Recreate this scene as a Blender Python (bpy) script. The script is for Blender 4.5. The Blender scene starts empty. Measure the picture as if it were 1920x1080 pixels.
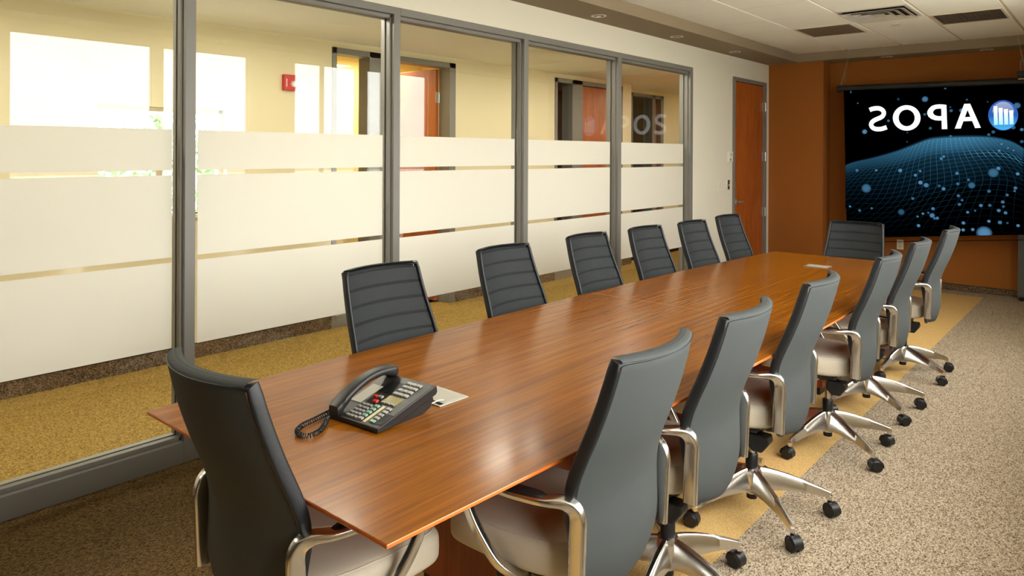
import bpy, math, random
from mathutils import Vector, Matrix
random.seed(7)
D = bpy.data
sc = bpy.context.scene
COL = sc.collection
R = math.radians
PI = math.pi

# ------------------------------------------------------------------ materials
def lin(c):
    return tuple(((v/255)/12.92 if v/255 <= .04045 else (((v/255)+.055)/1.055)**2.4) for v in c)

def new_mat(name):
    m = D.materials.new(name); m.use_nodes = True
    nt = m.node_tree; nt.nodes.clear()
    out = nt.nodes.new('ShaderNodeOutputMaterial')
    return m, nt, out

def principled(nt, out, col, rough=.5, metal=0.0, spec=.5, coat=0.0, coat_rough=.1):
    b = nt.nodes.new('ShaderNodeBsdfPrincipled')
    b.inputs['Base Color'].default_value = (*lin(col), 1)
    b.inputs['Roughness'].default_value = rough
    b.inputs['Metallic'].default_value = metal
    b.inputs['Specular IOR Level'].default_value = spec
    b.inputs['Coat Weight'].default_value = coat
    b.inputs['Coat Roughness'].default_value = coat_rough
    nt.links.new(b.outputs[0], out.inputs[0])
    return b

def plain(name, col, rough=.5, metal=0.0, spec=.5, coat=0.0, bump=0.0, bscale=300, coat_rough=.1):
    m, nt, out = new_mat(name)
    b = principled(nt, out, col, rough, metal, spec, coat, coat_rough)
    if bump:
        tc = nt.nodes.new('ShaderNodeTexCoord')
        n = nt.nodes.new('ShaderNodeTexNoise'); n.inputs['Scale'].default_value = bscale
        n.inputs['Detail'].default_value = 3
        bp = nt.nodes.new('ShaderNodeBump'); bp.inputs['Strength'].default_value = bump
        bp.inputs['Distance'].default_value = .002
        nt.links.new(tc.outputs['Object'], n.inputs['Vector'])
        nt.links.new(n.outputs['Fac'], bp.inputs['Height'])
        nt.links.new(bp.outputs[0], b.inputs['Normal'])
    return m

def ramp(nt, stops):
    r = nt.nodes.new('ShaderNodeValToRGB')
    el = r.color_ramp.elements
    while len(el) < len(stops): el.new(.5)
    for e, (p, c) in zip(el, stops):
        e.position = p; e.color = (*lin(c), 1)
    return r

def carpet(name, cols, scale=120, stretch=(1, 1, 1), inset=None, inset_cols=None, shade_cols=None):
    """Speckled loop-pile carpet; inset = (y0, y1, x1) is a rectangle laid in another carpet."""
    m, nt, out = new_mat(name)
    b = principled(nt, out, cols[1], .95, spec=.15)
    tc = nt.nodes.new('ShaderNodeTexCoord')
    mp = nt.nodes.new('ShaderNodeMapping'); mp.inputs['Scale'].default_value = stretch
    nt.links.new(tc.outputs['Object'], mp.inputs[0])
    v = nt.nodes.new('ShaderNodeTexVoronoi'); v.inputs['Scale'].default_value = scale
    nt.links.new(mp.outputs[0], v.inputs['Vector'])
    n = nt.nodes.new('ShaderNodeTexNoise'); n.inputs['Scale'].default_value = scale*.45; n.inputs['Detail'].default_value = 4
    nt.links.new(mp.outputs[0], n.inputs['Vector'])
    sep = nt.nodes.new('ShaderNodeSeparateColor'); nt.links.new(v.outputs['Color'], sep.inputs[0])
    ad = nt.nodes.new('ShaderNodeMath'); ad.operation = 'MULTIPLY_ADD'
    ad.inputs[1].default_value = .55
    mu = nt.nodes.new('ShaderNodeMath'); mu.operation = 'MULTIPLY'; mu.inputs[1].default_value = .45
    nt.links.new(n.outputs['Fac'], mu.inputs[0])
    nt.links.new(sep.outputs[0], ad.inputs[0]); nt.links.new(mu.outputs[0], ad.inputs[2])
    r = ramp(nt, [(.15, cols[0]), (.45, cols[1]), (.75, cols[2])])
    nt.links.new(ad.outputs[0], r.inputs[0])
    colour = r.outputs[0]
    if inset and shade_cols:  # same carpet beyond the inset, with shade painted in as darker colours
        r3 = ramp(nt, [(.15, shade_cols[0]), (.45, shade_cols[1]), (.75, shade_cols[2])]); nt.links.new(ad.outputs[0], r3.inputs[0])
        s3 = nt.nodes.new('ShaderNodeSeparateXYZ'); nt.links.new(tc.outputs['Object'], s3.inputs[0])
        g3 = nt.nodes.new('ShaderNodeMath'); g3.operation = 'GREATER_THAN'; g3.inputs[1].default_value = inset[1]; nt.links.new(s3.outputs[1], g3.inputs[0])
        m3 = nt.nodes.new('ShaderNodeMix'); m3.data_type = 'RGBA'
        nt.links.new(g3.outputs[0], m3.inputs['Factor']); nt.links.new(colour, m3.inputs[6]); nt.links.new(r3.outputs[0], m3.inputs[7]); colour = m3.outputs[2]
    if inset:
        y0, y1, x1 = inset
        r2 = ramp(nt, [(.2, inset_cols[0]), (.5, inset_cols[1]), (.8, inset_cols[2])])
        nt.links.new(ad.outputs[0], r2.inputs[0])
        sx = nt.nodes.new('ShaderNodeSeparateXYZ'); nt.links.new(tc.outputs['Object'], sx.inputs[0])
        fac = None
        for sock, op, val in ((1, 'GREATER_THAN', y0), (1, 'LESS_THAN', y1), (0, 'LESS_THAN', x1)):
            c = nt.nodes.new('ShaderNodeMath'); c.operation = op; c.inputs[1].default_value = val
            nt.links.new(sx.outputs[sock], c.inputs[0])
            if fac is None: fac = c.outputs[0]
            else:
                k = nt.nodes.new('ShaderNodeMath'); k.operation = 'MULTIPLY'
                nt.links.new(fac, k.inputs[0]); nt.links.new(c.outputs[0], k.inputs[1]); fac = k.outputs[0]
        mx = nt.nodes.new('ShaderNodeMix'); mx.data_type = 'RGBA'
        nt.links.new(fac, mx.inputs['Factor']); nt.links.new(colour, mx.inputs[6]); nt.links.new(r2.outputs[0], mx.inputs[7])
        colour = mx.outputs[2]
    nt.links.new(colour, b.inputs['Base Color'])
    bp = nt.nodes.new('ShaderNodeBump'); bp.inputs['Strength'].default_value = .6; bp.inputs['Distance'].default_value = .004
    nt.links.new(v.outputs['Distance'], bp.inputs['Height']); nt.links.new(bp.outputs[0], b.inputs['Normal'])
    return m

def wood(name, stops, scale, stretch, rough=.3, coat=0.0, rings=.35, coat_rough=.15, spec=.5):
    m, nt, out = new_mat(name)
    b = principled(nt, out, stops[0][1], rough, spec=spec, coat=coat, coat_rough=coat_rough)
    tc = nt.nodes.new('ShaderNodeTexCoord')
    mp = nt.nodes.new('ShaderNodeMapping'); mp.inputs['Scale'].default_value = stretch
    nt.links.new(tc.outputs['Object'], mp.inputs[0])
    n1 = nt.nodes.new('ShaderNodeTexNoise'); n1.inputs['Scale'].default_value = scale; n1.inputs['Detail'].default_value = 6
    n1.inputs['Roughness'].default_value = .65; n1.inputs['Distortion'].default_value = .3
    n2 = nt.nodes.new('ShaderNodeTexNoise'); n2.inputs['Scale'].default_value = scale*.22; n2.inputs['Detail'].default_value = 3
    n2.inputs['Distortion'].default_value = .8
    for n in (n1, n2): nt.links.new(mp.outputs[0], n.inputs['Vector'])
    mx = nt.nodes.new('ShaderNodeMix'); mx.inputs['Factor'].default_value = rings
    nt.links.new(n1.outputs['Fac'], mx.inputs[2]); nt.links.new(n2.outputs['Fac'], mx.inputs[3])
    r = ramp(nt, stops)
    nt.links.new(mx.outputs[0], r.inputs[0]); nt.links.new(r.outputs[0], b.inputs['Base Color'])
    return m

def weave(name, col, scale, see=0.0, rough=.7, seams=None):
    """Knitted chair fabric: fine rib bump, slightly see-through when see > 0."""
    m, nt, out = new_mat(name)
    b = principled(nt, out, col, rough, spec=.3)
    tc = nt.nodes.new('ShaderNodeTexCoord')
    w = nt.nodes.new('ShaderNodeTexWave'); w.inputs['Scale'].default_value = scale; w.bands_direction = 'Z'
    w2 = nt.nodes.new('ShaderNodeTexWave'); w2.inputs['Scale'].default_value = scale*1.3; w2.bands_direction = 'X'
    ad = nt.nodes.new('ShaderNodeMath'); ad.operation = 'MULTIPLY'
    for k in (w, w2): nt.links.new(tc.outputs['Object'], k.inputs['Vector'])
    nt.links.new(w.outputs['Fac'], ad.inputs[0]); nt.links.new(w2.outputs['Fac'], ad.inputs[1])
    bp = nt.nodes.new('ShaderNodeBump'); bp.inputs['Strength'].default_value = .35; bp.inputs['Distance'].default_value = .002
    nt.links.new(ad.outputs[0], bp.inputs['Height']); nt.links.new(bp.outputs[0], b.inputs['Normal'])
    r = ramp(nt, [(0, tuple(int(v*.72) for v in col)), (1, tuple(min(255, int(v*1.15)) for v in col))])
    nt.links.new(ad.outputs[0], r.inputs[0]); nt.links.new(r.outputs[0], b.inputs['Base Color'])
    if see:
        t = nt.nodes.new('ShaderNodeBsdfTransparent'); x = nt.nodes.new('ShaderNodeMixShader'); x.inputs[0].default_value = see
        nt.links.new(b.outputs[0], x.inputs[1]); nt.links.new(t.outputs[0], x.inputs[2]); nt.links.new(x.outputs[0], out.inputs[0])
    return m

def glass(name, tint=(1, 1, 1), f0=.04):
    m, nt, out = new_mat(name)
    t = nt.nodes.new('ShaderNodeBsdfTransparent'); t.inputs[0].default_value = (*tint, 1)
    g = nt.nodes.new('ShaderNodeBsdfGlossy'); g.inputs['Roughness'].default_value = 0
    geo = nt.nodes.new('ShaderNodeNewGeometry')
    dt = nt.nodes.new('ShaderNodeVectorMath'); dt.operation = 'DOT_PRODUCT'
    nt.links.new(geo.outputs['Incoming'], dt.inputs[0]); nt.links.new(geo.outputs['Normal'], dt.inputs[1])
    def mth(op, a, bval=None):
        k = nt.nodes.new('ShaderNodeMath'); k.operation = op
        if hasattr(a, 'is_output'): nt.links.new(a, k.inputs[0])
        else: k.inputs[0].default_value = a
        if bval is not None:
            if hasattr(bval, 'is_output'): nt.links.new(bval, k.inputs[1])
            else: k.inputs[1].default_value = bval
        return k.outputs[0]
    c = mth('ABSOLUTE', dt.outputs['Value'])
    p = mth('POWER', mth('SUBTRACT', 1.0, c), 5.0)
    f = mth('ADD', mth('MULTIPLY', p, 1-f0), f0)
    x = nt.nodes.new('ShaderNodeMixShader')
    nt.links.new(f, x.inputs[0]); nt.links.new(t.outputs[0], x.inputs[1]); nt.links.new(g.outputs[0], x.inputs[2])
    nt.links.new(x.outputs[0], out.inputs[0])
    return m

def emit(name, col=(255, 255, 255), strength=1.0, attr=None):
    m, nt, out = new_mat(name)
    e = nt.nodes.new('ShaderNodeEmission'); e.inputs[0].default_value = (*lin(col), 1); e.inputs[1].default_value = strength
    if attr:
        a = nt.nodes.new('ShaderNodeVertexColor'); a.layer_name = attr
        nt.links.new(a.outputs[0], e.inputs[0])
    nt.links.new(e.outputs[0], out.inputs[0])
    return m

M = {}
M['frame'] = plain('grey_painted_metal', (126, 122, 115), .45, spec=.4)
M['white_wall'] = plain('cream_wall_paint', (228, 221, 202), .85, spec=.2, bump=.08)
M['corr_wall'] = plain('warm_corridor_paint', (232, 218, 182), .85, spec=.2, bump=.08)
M['orange'] = plain('burnt_orange_paint', (158, 94, 36), .8, spec=.25, bump=.08)
M['pier'] = plain('dark_grey_paint', (92, 94, 92), .7, spec=.3)
M['soffit'] = plain('taupe_paint', (146, 130, 106), .85, spec=.2)
M['tile'] = plain('ceiling_tile', (240, 236, 222), .95, spec=.1, bump=.5, bscale=140)
M['tbar'] = plain('white_grid', (206, 190, 164), .6)
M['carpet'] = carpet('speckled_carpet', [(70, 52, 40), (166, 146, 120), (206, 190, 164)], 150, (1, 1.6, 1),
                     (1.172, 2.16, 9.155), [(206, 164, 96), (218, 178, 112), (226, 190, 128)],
                     [(44, 30, 14), (98, 76, 44), (130, 106, 70)])  # shade on the glass-wall side, put into the carpet colour
M['corr_carpet'] = carpet('gold_carpet', [(98, 74, 30), (140, 112, 56), (172, 144, 82)], 150)
M['base'] = carpet('brown_carpet_base', [(50, 38, 28), (96, 78, 60), (140, 118, 94)], 150)
M['basecap'] = plain('dark_base_cap', (30, 24, 20), .6)
M['doorwood'] = wood('cherry_door', [(.3, (140, 66, 22)), (.5, (168, 86, 30)), (.7, (186, 102, 42))], 9, (3, 3, .5), .4, .2)
M['table'] = wood('walnut_veneer', [(.30, (104, 57, 9)), (.48, (132, 76, 12)), (.64, (152, 90, 20))], 13, (.17, 5.6, 1), .25, .10, .28, .12, spec=.14)
M['edge'] = wood('table_edge_wood', [(.3, (196, 92, 34)), (.5, (214, 110, 44)), (.7, (226, 126, 56))], 10, (.3, 4, 4), .3, .5)
M['pedestal'] = wood('red_brown_veneer', [(.3, (92, 32, 10)), (.5, (130, 54, 22)), (.7, (152, 70, 30))], 14, (4, 4, .3), .4, .2)
M['chrome'] = plain('polished_aluminium', (222, 219, 214), .22, 1.0)
M['black'] = plain('black_plastic', (22, 22, 23), .42, spec=.45)
M['pad'] = plain('black_urethane', (20, 19, 19), .35, spec=.5)
M['rim'] = plain('black_rim_vinyl', (22, 24, 26), .45, spec=.5, bump=.2, bscale=700)
M['back'] = weave('charcoal_knit', (79, 82, 81), 190, .0)
M['front'] = weave('black_mesh', (56, 60, 62), 150, .22, .55)
M['seat'] = plain('oatmeal_fabric', (214, 202, 180), .95, spec=.15, bump=.5, bscale=900)
M['film'] = None
M['pane'] = glass('clear_glass', (.96, .97, .94), .045)
M['pane_out'] = glass('window_glass', (.98, .99, .98), .03)
M['silver'] = plain('satin_silver', (200, 198, 190), .3, .7)
M['silver_lid'] = plain('satin_lid', (186, 182, 168), .45, .3)
M['white'] = plain('white_plastic', (232, 228, 216), .4)
M['ivory'] = plain('ivory_plastic', (226, 214, 184), .4)
M['maroon'] = plain('maroon_plastic', (96, 40, 30), .4)
M['red'] = plain('red_plastic', (200, 24, 24), .35)
M['strobe'] = plain('strobe_lens', (226, 220, 214), .1, .3)
M['phone'] = plain('phone_black', (34, 32, 31), .38, spec=.5, bump=.1, bscale=1500)
M['key'] = plain('grey_keys', (150, 146, 140), .4)
M['keygreen'] = plain('green_keys', (128, 164, 142), .4)
M['keyred'] = plain('red_keys', (214, 44, 30), .35)
M['paper'] = plain('label_paper', (206, 192, 150), .6)
M['paper_grey'] = plain('grey_card', (176, 168, 150), .5)
M['lcd'] = plain('lcd_screen', (150, 138, 84), .08, spec=.8)
M['dark'] = plain('dark_void', (8, 8, 8), .8)
M['grille'] = plain('brown_return_grille', (120, 100, 76), .7)
M['grille_back'] = plain('return_duct', (40, 30, 22), .9)
M['chain'] = plain('zinc_chain', (170, 164, 150), .35, .9)
M['housing'] = plain('black_housing', (26, 26, 24), .5)
M['blackscreen'] = emit('screen_black', (0, 0, 0), 0)
M['glow'] = emit('screen_picture', (255, 255, 255), 1.0, 'Col')
M['leaf'] = plain('leaf_green', (96, 128, 84), .8, spec=.2)
M['bark'] = plain('bark', (92, 74, 58), .9)
M['ground'] = plain('outside_ground', (206, 206, 200), .95)
M['panel'] = wood('light_blocking_panel', [(.3, (44, 26, 16)), (.5, (62, 38, 24)), (.7, (76, 48, 30))], 9, (3, 3, .4), .5)  # invented dark finish of an unseen wall, keeps bounce off the near chair
M['yellow_wall'] = plain('yellow_office_paint', (238, 218, 150), .85, spec=.2)
M['troffer'] = emit('lamp_diffuser', (255, 248, 234), 54)
M['trim_white'] = plain('pot_trim', (216, 208, 190), .35, .3)

def film_mat():
    m, nt, out = new_mat('frosted_film')
    d = nt.nodes.new('ShaderNodeBsdfDiffuse'); d.inputs[0].default_value = (*lin((244, 242, 234)), 1)
    t = nt.nodes.new('ShaderNodeBsdfTranslucent'); t.inputs[0].default_value = (*lin((246, 243, 234)), 1)
    x = nt.nodes.new('ShaderNodeMixShader'); x.inputs[0].default_value = .5
    nt.links.new(d.outputs[0], x.inputs[1]); nt.links.new(t.outputs[0], x.inputs[2]); nt.links.new(x.outputs[0], out.inputs[0])
    return m
M['film'] = film_mat()

# ------------------------------------------------------------------ mesh builder
class MB:
    def __init__(s): s.v = []; s.f = []; s.mi = []; s.col = {}
    def add(s, vs, fs, mi=0):
        o = len(s.v); s.v += [tuple(v) for v in vs]
        for f in fs: s.f.append(tuple(i+o for i in f)); s.mi.append(mi)
        return s
    def box(s, x0, x1, y0, y1, z0, z1, mi=0, mat=None):
        vs = [Vector((x, y, z)) for z in (z0, z1) for y in (y0, y1) for x in (x0, x1)]
        if mat is not None: vs = [mat @ v for v in vs]
        return s.add(vs, [(0, 2, 3, 1), (4, 5, 7, 6), (0, 1, 5, 4), (2, 6, 7, 3), (0, 4, 6, 2), (1, 3, 7, 5)], mi)
    def loft(s, rings, cap=True, mi=0, closed=True):
        n = len(rings[0]); vs = [p for r in rings for p in r]; fs = []
        for i in range(len(rings)-1):
            for j in range(n if closed else n-1):
                k = (j+1) % n
                fs.append((i*n+j, i*n+k, (i+1)*n+k, (i+1)*n+j))
        if cap:
            fs.append(tuple(range(n))[::-1]); fs.append(tuple(range((len(rings)-1)*n, len(rings)*n)))
        return s.add(vs, fs, mi)
    def prism(s, poly, axis, a, b, mi=0, mat=None):
        def P(p, t):
            q = [p[0], p[1]]; q.insert(axis, t); v = Vector(q)
            return mat @ v if mat is not None else v
        return s.loft([[P(p, a) for p in poly], [P(p, b) for p in poly]], True, mi)
    def lathe(s, prof, n=24, mat=None, mi=0, cap=True):
        rings = []
        for r, z in prof:
            ring = [Vector((r*math.cos(2*PI*k/n), r*math.sin(2*PI*k/n), z)) for k in range(n)]
            rings.append([mat @ v for v in ring] if mat is not None else ring)
        return s.loft(rings, cap, mi)
    def tube(s, path, rad, n=8, mi=0, cap=True):
        path = [Vector(p) for p in path]; rings = []
        up = None
        for i, p in enumerate(path):
            t = (path[min(i+1, len(path)-1)]-path[max(i-1, 0)]).normalized()
            if up is None:
                up = t.orthogonal().normalized()
            up = (up - t*up.dot(t)).normalized(); sd = t.cross(up)
            r = rad(i) if callable(rad) else rad
            rings.append([p + (up*math.cos(2*PI*k/n) + sd*math.sin(2*PI*k/n))*r for k in range(n)])
        return s.loft(rings, cap, mi)
    def build(s, name, mats, parent=None, smooth=None, bevel=0.0, seg=2):
        me = D.meshes.new(name); me.from_pydata(s.v, [], s.f); 
        for m in (mats if isinstance(mats, (list, tuple)) else [mats]): me.materials.append(m)
        if any(s.mi): me.polygons.foreach_set('material_index', s.mi)
        me.validate(); me.update()
        import bmesh
        bm = bmesh.new(); bm.from_mesh(me)
        bmesh.ops.recalc_face_normals(bm, faces=bm.faces); bm.to_mesh(me); bm.free()
        if smooth is not None:
            me.shade_smooth(); me.set_sharp_from_angle(angle=R(smooth))
        o = D.objects.new(name, me); COL.objects.link(o)
        if parent: o.parent = parent
        if bevel:
            b = o.modifiers.new('Bevel', 'BEVEL'); b.width = bevel; b.segments = seg; b.limit_method = 'ANGLE'; b.angle_limit = R(35)
            b.harden_normals = False
        return o

def crom(pts, n=6):
    P = [Vector(p) for p in pts]; out = []
    for i in range(len(P)-1):
        p0 = P[max(i-1, 0)]; p1 = P[i]; p2 = P[i+1]; p3 = P[min(i+2, len(P)-1)]
        for k in range(n):
            t = k/n
            out.append(.5*((2*p1)+(-p0+p2)*t+(2*p0-5*p1+4*p2-p3)*t*t+(-p0+3*p1-3*p2+p3)*t**3))
    out.append(P[-1]); return out

def interp(tab, x):
    if x <= tab[0][0]: return tab[0][1]
    for (a, va), (b, vb) in zip(tab, tab[1:]):
        if x <= b: return va+(vb-va)*(x-a)/(b-a)
    return tab[-1][1]

def smooth_interp(tab, x):
    """Catmull-Rom through a table of (x, value)."""
    n = len(tab)
    if x <= tab[0][0]: return tab[0][1]
    if x >= tab[-1][0]: return tab[-1][1]
    for i in range(n-1):
        a, b = tab[i][0], tab[i+1][0]
        if x <= b:
            t = (x-a)/(b-a); p1, p2 = tab[i][1], tab[i+1][1]
            m1 = (tab[min(i+1, n-1)][1]-tab[max(i-1, 0)][1])/(tab[min(i+1, n-1)][0]-tab[max(i-1, 0)][0])*(b-a)
            m2 = (tab[min(i+2, n-1)][1]-tab[i][1])/(tab[min(i+2, n-1)][0]-tab[i][0])*(b-a)
            return (2*t**3-3*t*t+1)*p1+(t**3-2*t*t+t)*m1+(-2*t**3+3*t*t)*p2+(t**3-t*t)*m2

def empty(name, loc=(0, 0, 0), rz=0.0):
    o = D.objects.new(name, None); COL.objects.link(o); o.location = loc; o.rotation_euler = (0, 0, rz)
    o.empty_display_size = .1
    return o

def tag(o, label, cat, group=None):
    o['label'] = label; o['category'] = cat
    if group: o['group'] = group
    return o

def structure(o, label=None):
    o['kind'] = 'structure'
    if label: o['label'] = label
    return o

# ---- screen picture traced from image pixels, precomputed in metres on its sheet (y, z)
CORD= [(1.301, 1.828), (1.283, 1.82), (1.248, 1.81), (1.206, 1.798), (1.169, 1.788), (1.138, 1.767), (1.125, 1.739), (1.131, 1.715), (1.152, 1.708), (1.184, 1.721), (1.217, 1.75), (1.247, 1.781), (1.279, 1.812)]
CORNERS = [(2.555, 2.2869), (0.806, 2.2591), (0.8005, 0.7174), (2.5122, 0.547)]
S_L= [(2.2607, 2.0238), (2.2487, 2.0291), (2.2338, 2.0346), (2.2189, 2.0372), (2.2028, 2.0386), (2.1887, 2.039), (2.177, 2.0379), (2.1668, 2.0348), (2.1582, 2.0303), (2.1503, 2.0236), (2.1447, 2.0165), (2.1426, 2.0116), (2.1422, 2.0075), (2.1441, 1.9999), (2.1486, 1.9916), (2.1555, 1.9852), (2.168, 1.9777), (2.1898, 1.9683), (2.2145, 1.9579), (2.2346, 1.9466), (2.2516, 1.9334), (2.2656, 1.9168), (2.275, 1.8965), (2.2767, 1.8736), (2.2713, 1.8527), (2.2607, 1.8339), (2.2445, 1.8173), (2.2245, 1.8067), (2.2041, 1.8008), (2.1839, 1.798), (2.163, 1.7981), (2.1414, 1.8008), (2.1195, 1.8059), (2.0969, 1.8142), (2.0804, 1.8213)]
S_R= [(2.2798, 2.0717), (2.2663, 2.0776), (2.2467, 2.0845), (2.2264, 2.0881), (2.2071, 2.0898), (2.1889, 2.0902), (2.1703, 2.0882), (2.1519, 2.0826), (2.1346, 2.0733), (2.1188, 2.0598), (2.106, 2.0431), (2.0978, 2.0232), (2.096, 2.0008), (2.1014, 1.9785), (2.1125, 1.9582), (2.1283, 1.9429), (2.1473, 1.9312), (2.1716, 1.9206), (2.1943, 1.911), (2.2094, 1.9024), (2.2199, 1.8943), (2.2267, 1.8864), (2.2295, 1.8807), (2.2296, 1.8777), (2.2282, 1.8729), (2.2242, 1.8657), (2.2185, 1.8595), (2.2091, 1.8548), (2.196, 1.851), (2.182, 1.849), (2.1668, 1.849), (2.1498, 1.8511), (2.1327, 1.855), (2.1134, 1.8621), (2.0978, 1.8687)]
O_L= [(1.7473, 1.941), (1.7493, 1.9164), (1.7554, 1.8927), (1.7653, 1.8706), (1.7789, 1.8506), (1.7958, 1.8335), (1.8153, 1.8196), (1.8371, 1.8095), (1.8604, 1.8035), (1.8845, 1.8018), (1.9088, 1.8043), (1.9324, 1.8112), (1.9546, 1.8222), (1.9748, 1.837), (1.9923, 1.8552), (2.0066, 1.8761), (2.0172, 1.8992), (2.0237, 1.9237), (2.026, 1.9489), (2.0239, 1.974), (2.0176, 1.9982), (2.0072, 2.0207), (1.9931, 2.0408), (1.9757, 2.0579), (1.9556, 2.0716), (1.9334, 2.0813), (1.9099, 2.0868), (1.8856, 2.0881), (1.8615, 2.0849), (1.8381, 2.0775), (1.8163, 2.0662), (1.7966, 2.0512), (1.7796, 2.0331), (1.7659, 2.0124), (1.7557, 1.9896), (1.7495, 1.9656), (1.7473, 1.941)]
O_R= [(1.8052, 1.9426), (1.8063, 1.9266), (1.8098, 1.9111), (1.8156, 1.8966), (1.8235, 1.8835), (1.8333, 1.8723), (1.8447, 1.8633), (1.8573, 1.8567), (1.8708, 1.8528), (1.8847, 1.8517), (1.8987, 1.8534), (1.9123, 1.8579), (1.9251, 1.8651), (1.9367, 1.8747), (1.9468, 1.8865), (1.955, 1.9), (1.961, 1.915), (1.9647, 1.9309), (1.966, 1.9472), (1.9649, 1.9635), (1.9613, 1.9792), (1.9553, 1.9938), (1.9472, 2.0069), (1.9373, 2.0181), (1.9258, 2.027), (1.913, 2.0335), (1.8994, 2.0372), (1.8854, 2.0381), (1.8715, 2.0362), (1.858, 2.0315), (1.8453, 2.0242), (1.8339, 2.0145), (1.824, 2.0028), (1.816, 1.9893), (1.8101, 1.9744), (1.8064, 1.9587), (1.8052, 1.9426)]
P_L= [(1.4989, 2.0749), (1.5339, 2.082), (1.5692, 2.0851), (1.6082, 2.081), (1.6403, 2.0684), (1.6653, 2.0424), (1.6817, 2.0103), (1.683, 1.9858), (1.67, 1.9526), (1.6433, 1.9274), (1.6076, 1.9117), (1.5685, 1.9066), (1.5424, 1.9076)]
P_R= [(1.5478, 2.0356), (1.5492, 2.0357), (1.5619, 2.0369), (1.5832, 2.0369), (1.6045, 2.0312), (1.6187, 2.0187), (1.6257, 2.0026), (1.6257, 1.9921), (1.6171, 1.9755), (1.6006, 1.9628), (1.5793, 1.9556), (1.5581, 1.955), (1.5426, 1.9561)]
P_STEM= [(1.5487, 2.0794), (1.4989, 2.0749), (1.4895, 1.8127), (1.5413, 1.8121)]
A_POLYS= [[(1.3334, 2.0802), (1.3043, 2.0797), (1.3027, 2.0131), (1.3645, 1.816), (1.4194, 1.8154)], [(1.3043, 2.0797), (1.2793, 2.0795), (1.1815, 1.8204), (1.2334, 1.8174), (1.3027, 2.0131)], [(1.3409, 1.8927), (1.2598, 1.8946), (1.2754, 1.9385), (1.3282, 1.9369)]]
LOGO= [(0.858, 1.9422), (0.8598, 1.9152), (0.8654, 1.8891), (0.8747, 1.8648), (0.8873, 1.8428), (0.9029, 1.8239), (0.9211, 1.8086), (0.9413, 1.7974), (0.9629, 1.7907), (0.9853, 1.7887), (1.0078, 1.7915), (1.0298, 1.799), (1.0505, 1.8111), (1.0692, 1.8273), (1.0855, 1.8472), (1.0988, 1.8702), (1.1086, 1.8955), (1.1146, 1.9225), (1.1168, 1.9502), (1.1148, 1.9778), (1.109, 2.0044), (1.0993, 2.0292), (1.0862, 2.0513), (1.0701, 2.0702), (1.0515, 2.0853), (1.0309, 2.0961), (1.009, 2.1022), (0.9865, 2.1036), (0.964, 2.1002), (0.9424, 2.0922), (0.9221, 2.0797), (0.9038, 2.0633), (0.888, 2.0434), (0.8752, 2.0207), (0.8658, 1.9957), (0.86, 1.9693)] 
LC = (0.9859, 1.9462)
GLOSS= [(1.0829, 1.978), (1.0815, 1.9975), (1.0771, 2.0163), (1.07, 2.0339), (1.0603, 2.0496), (1.0484, 2.063), (1.0346, 2.0736), (1.0193, 2.0813), (1.0031, 2.0856), (0.9864, 2.0866), (0.9697, 2.0842), (0.9536, 2.0785), (0.9385, 2.0696), (0.9249, 2.0579), (0.9131, 2.0437), (0.9036, 2.0275), (0.8966, 2.0097), (0.8922, 1.9908), (0.8907, 1.9715)]
BARS= [[(1.0708, 2.0444), (1.0364, 2.0446), (1.0312, 1.8484), (1.0648, 1.8468)], [(1.0267, 2.0249), (0.9913, 2.0251), (0.9862, 1.8489), (1.0228, 1.8482)], [(0.981, 2.01), (0.9453, 2.011), (0.9409, 1.8494), (0.9759, 1.8479)], [(0.9351, 1.9953), (0.9003, 1.9963), (0.896, 1.8507), (0.9307, 1.8492)]]
CREST= [(2.5513, 1.3901), (2.4452, 1.4355), (2.2152, 1.4937), (1.9933, 1.5618), (1.8585, 1.616), (1.6747, 1.6922), (1.572, 1.7088), (1.3716, 1.7183), (1.1303, 1.7157), (0.9901, 1.692), (0.8984, 1.6581), (0.8036, 1.5919)]
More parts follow.
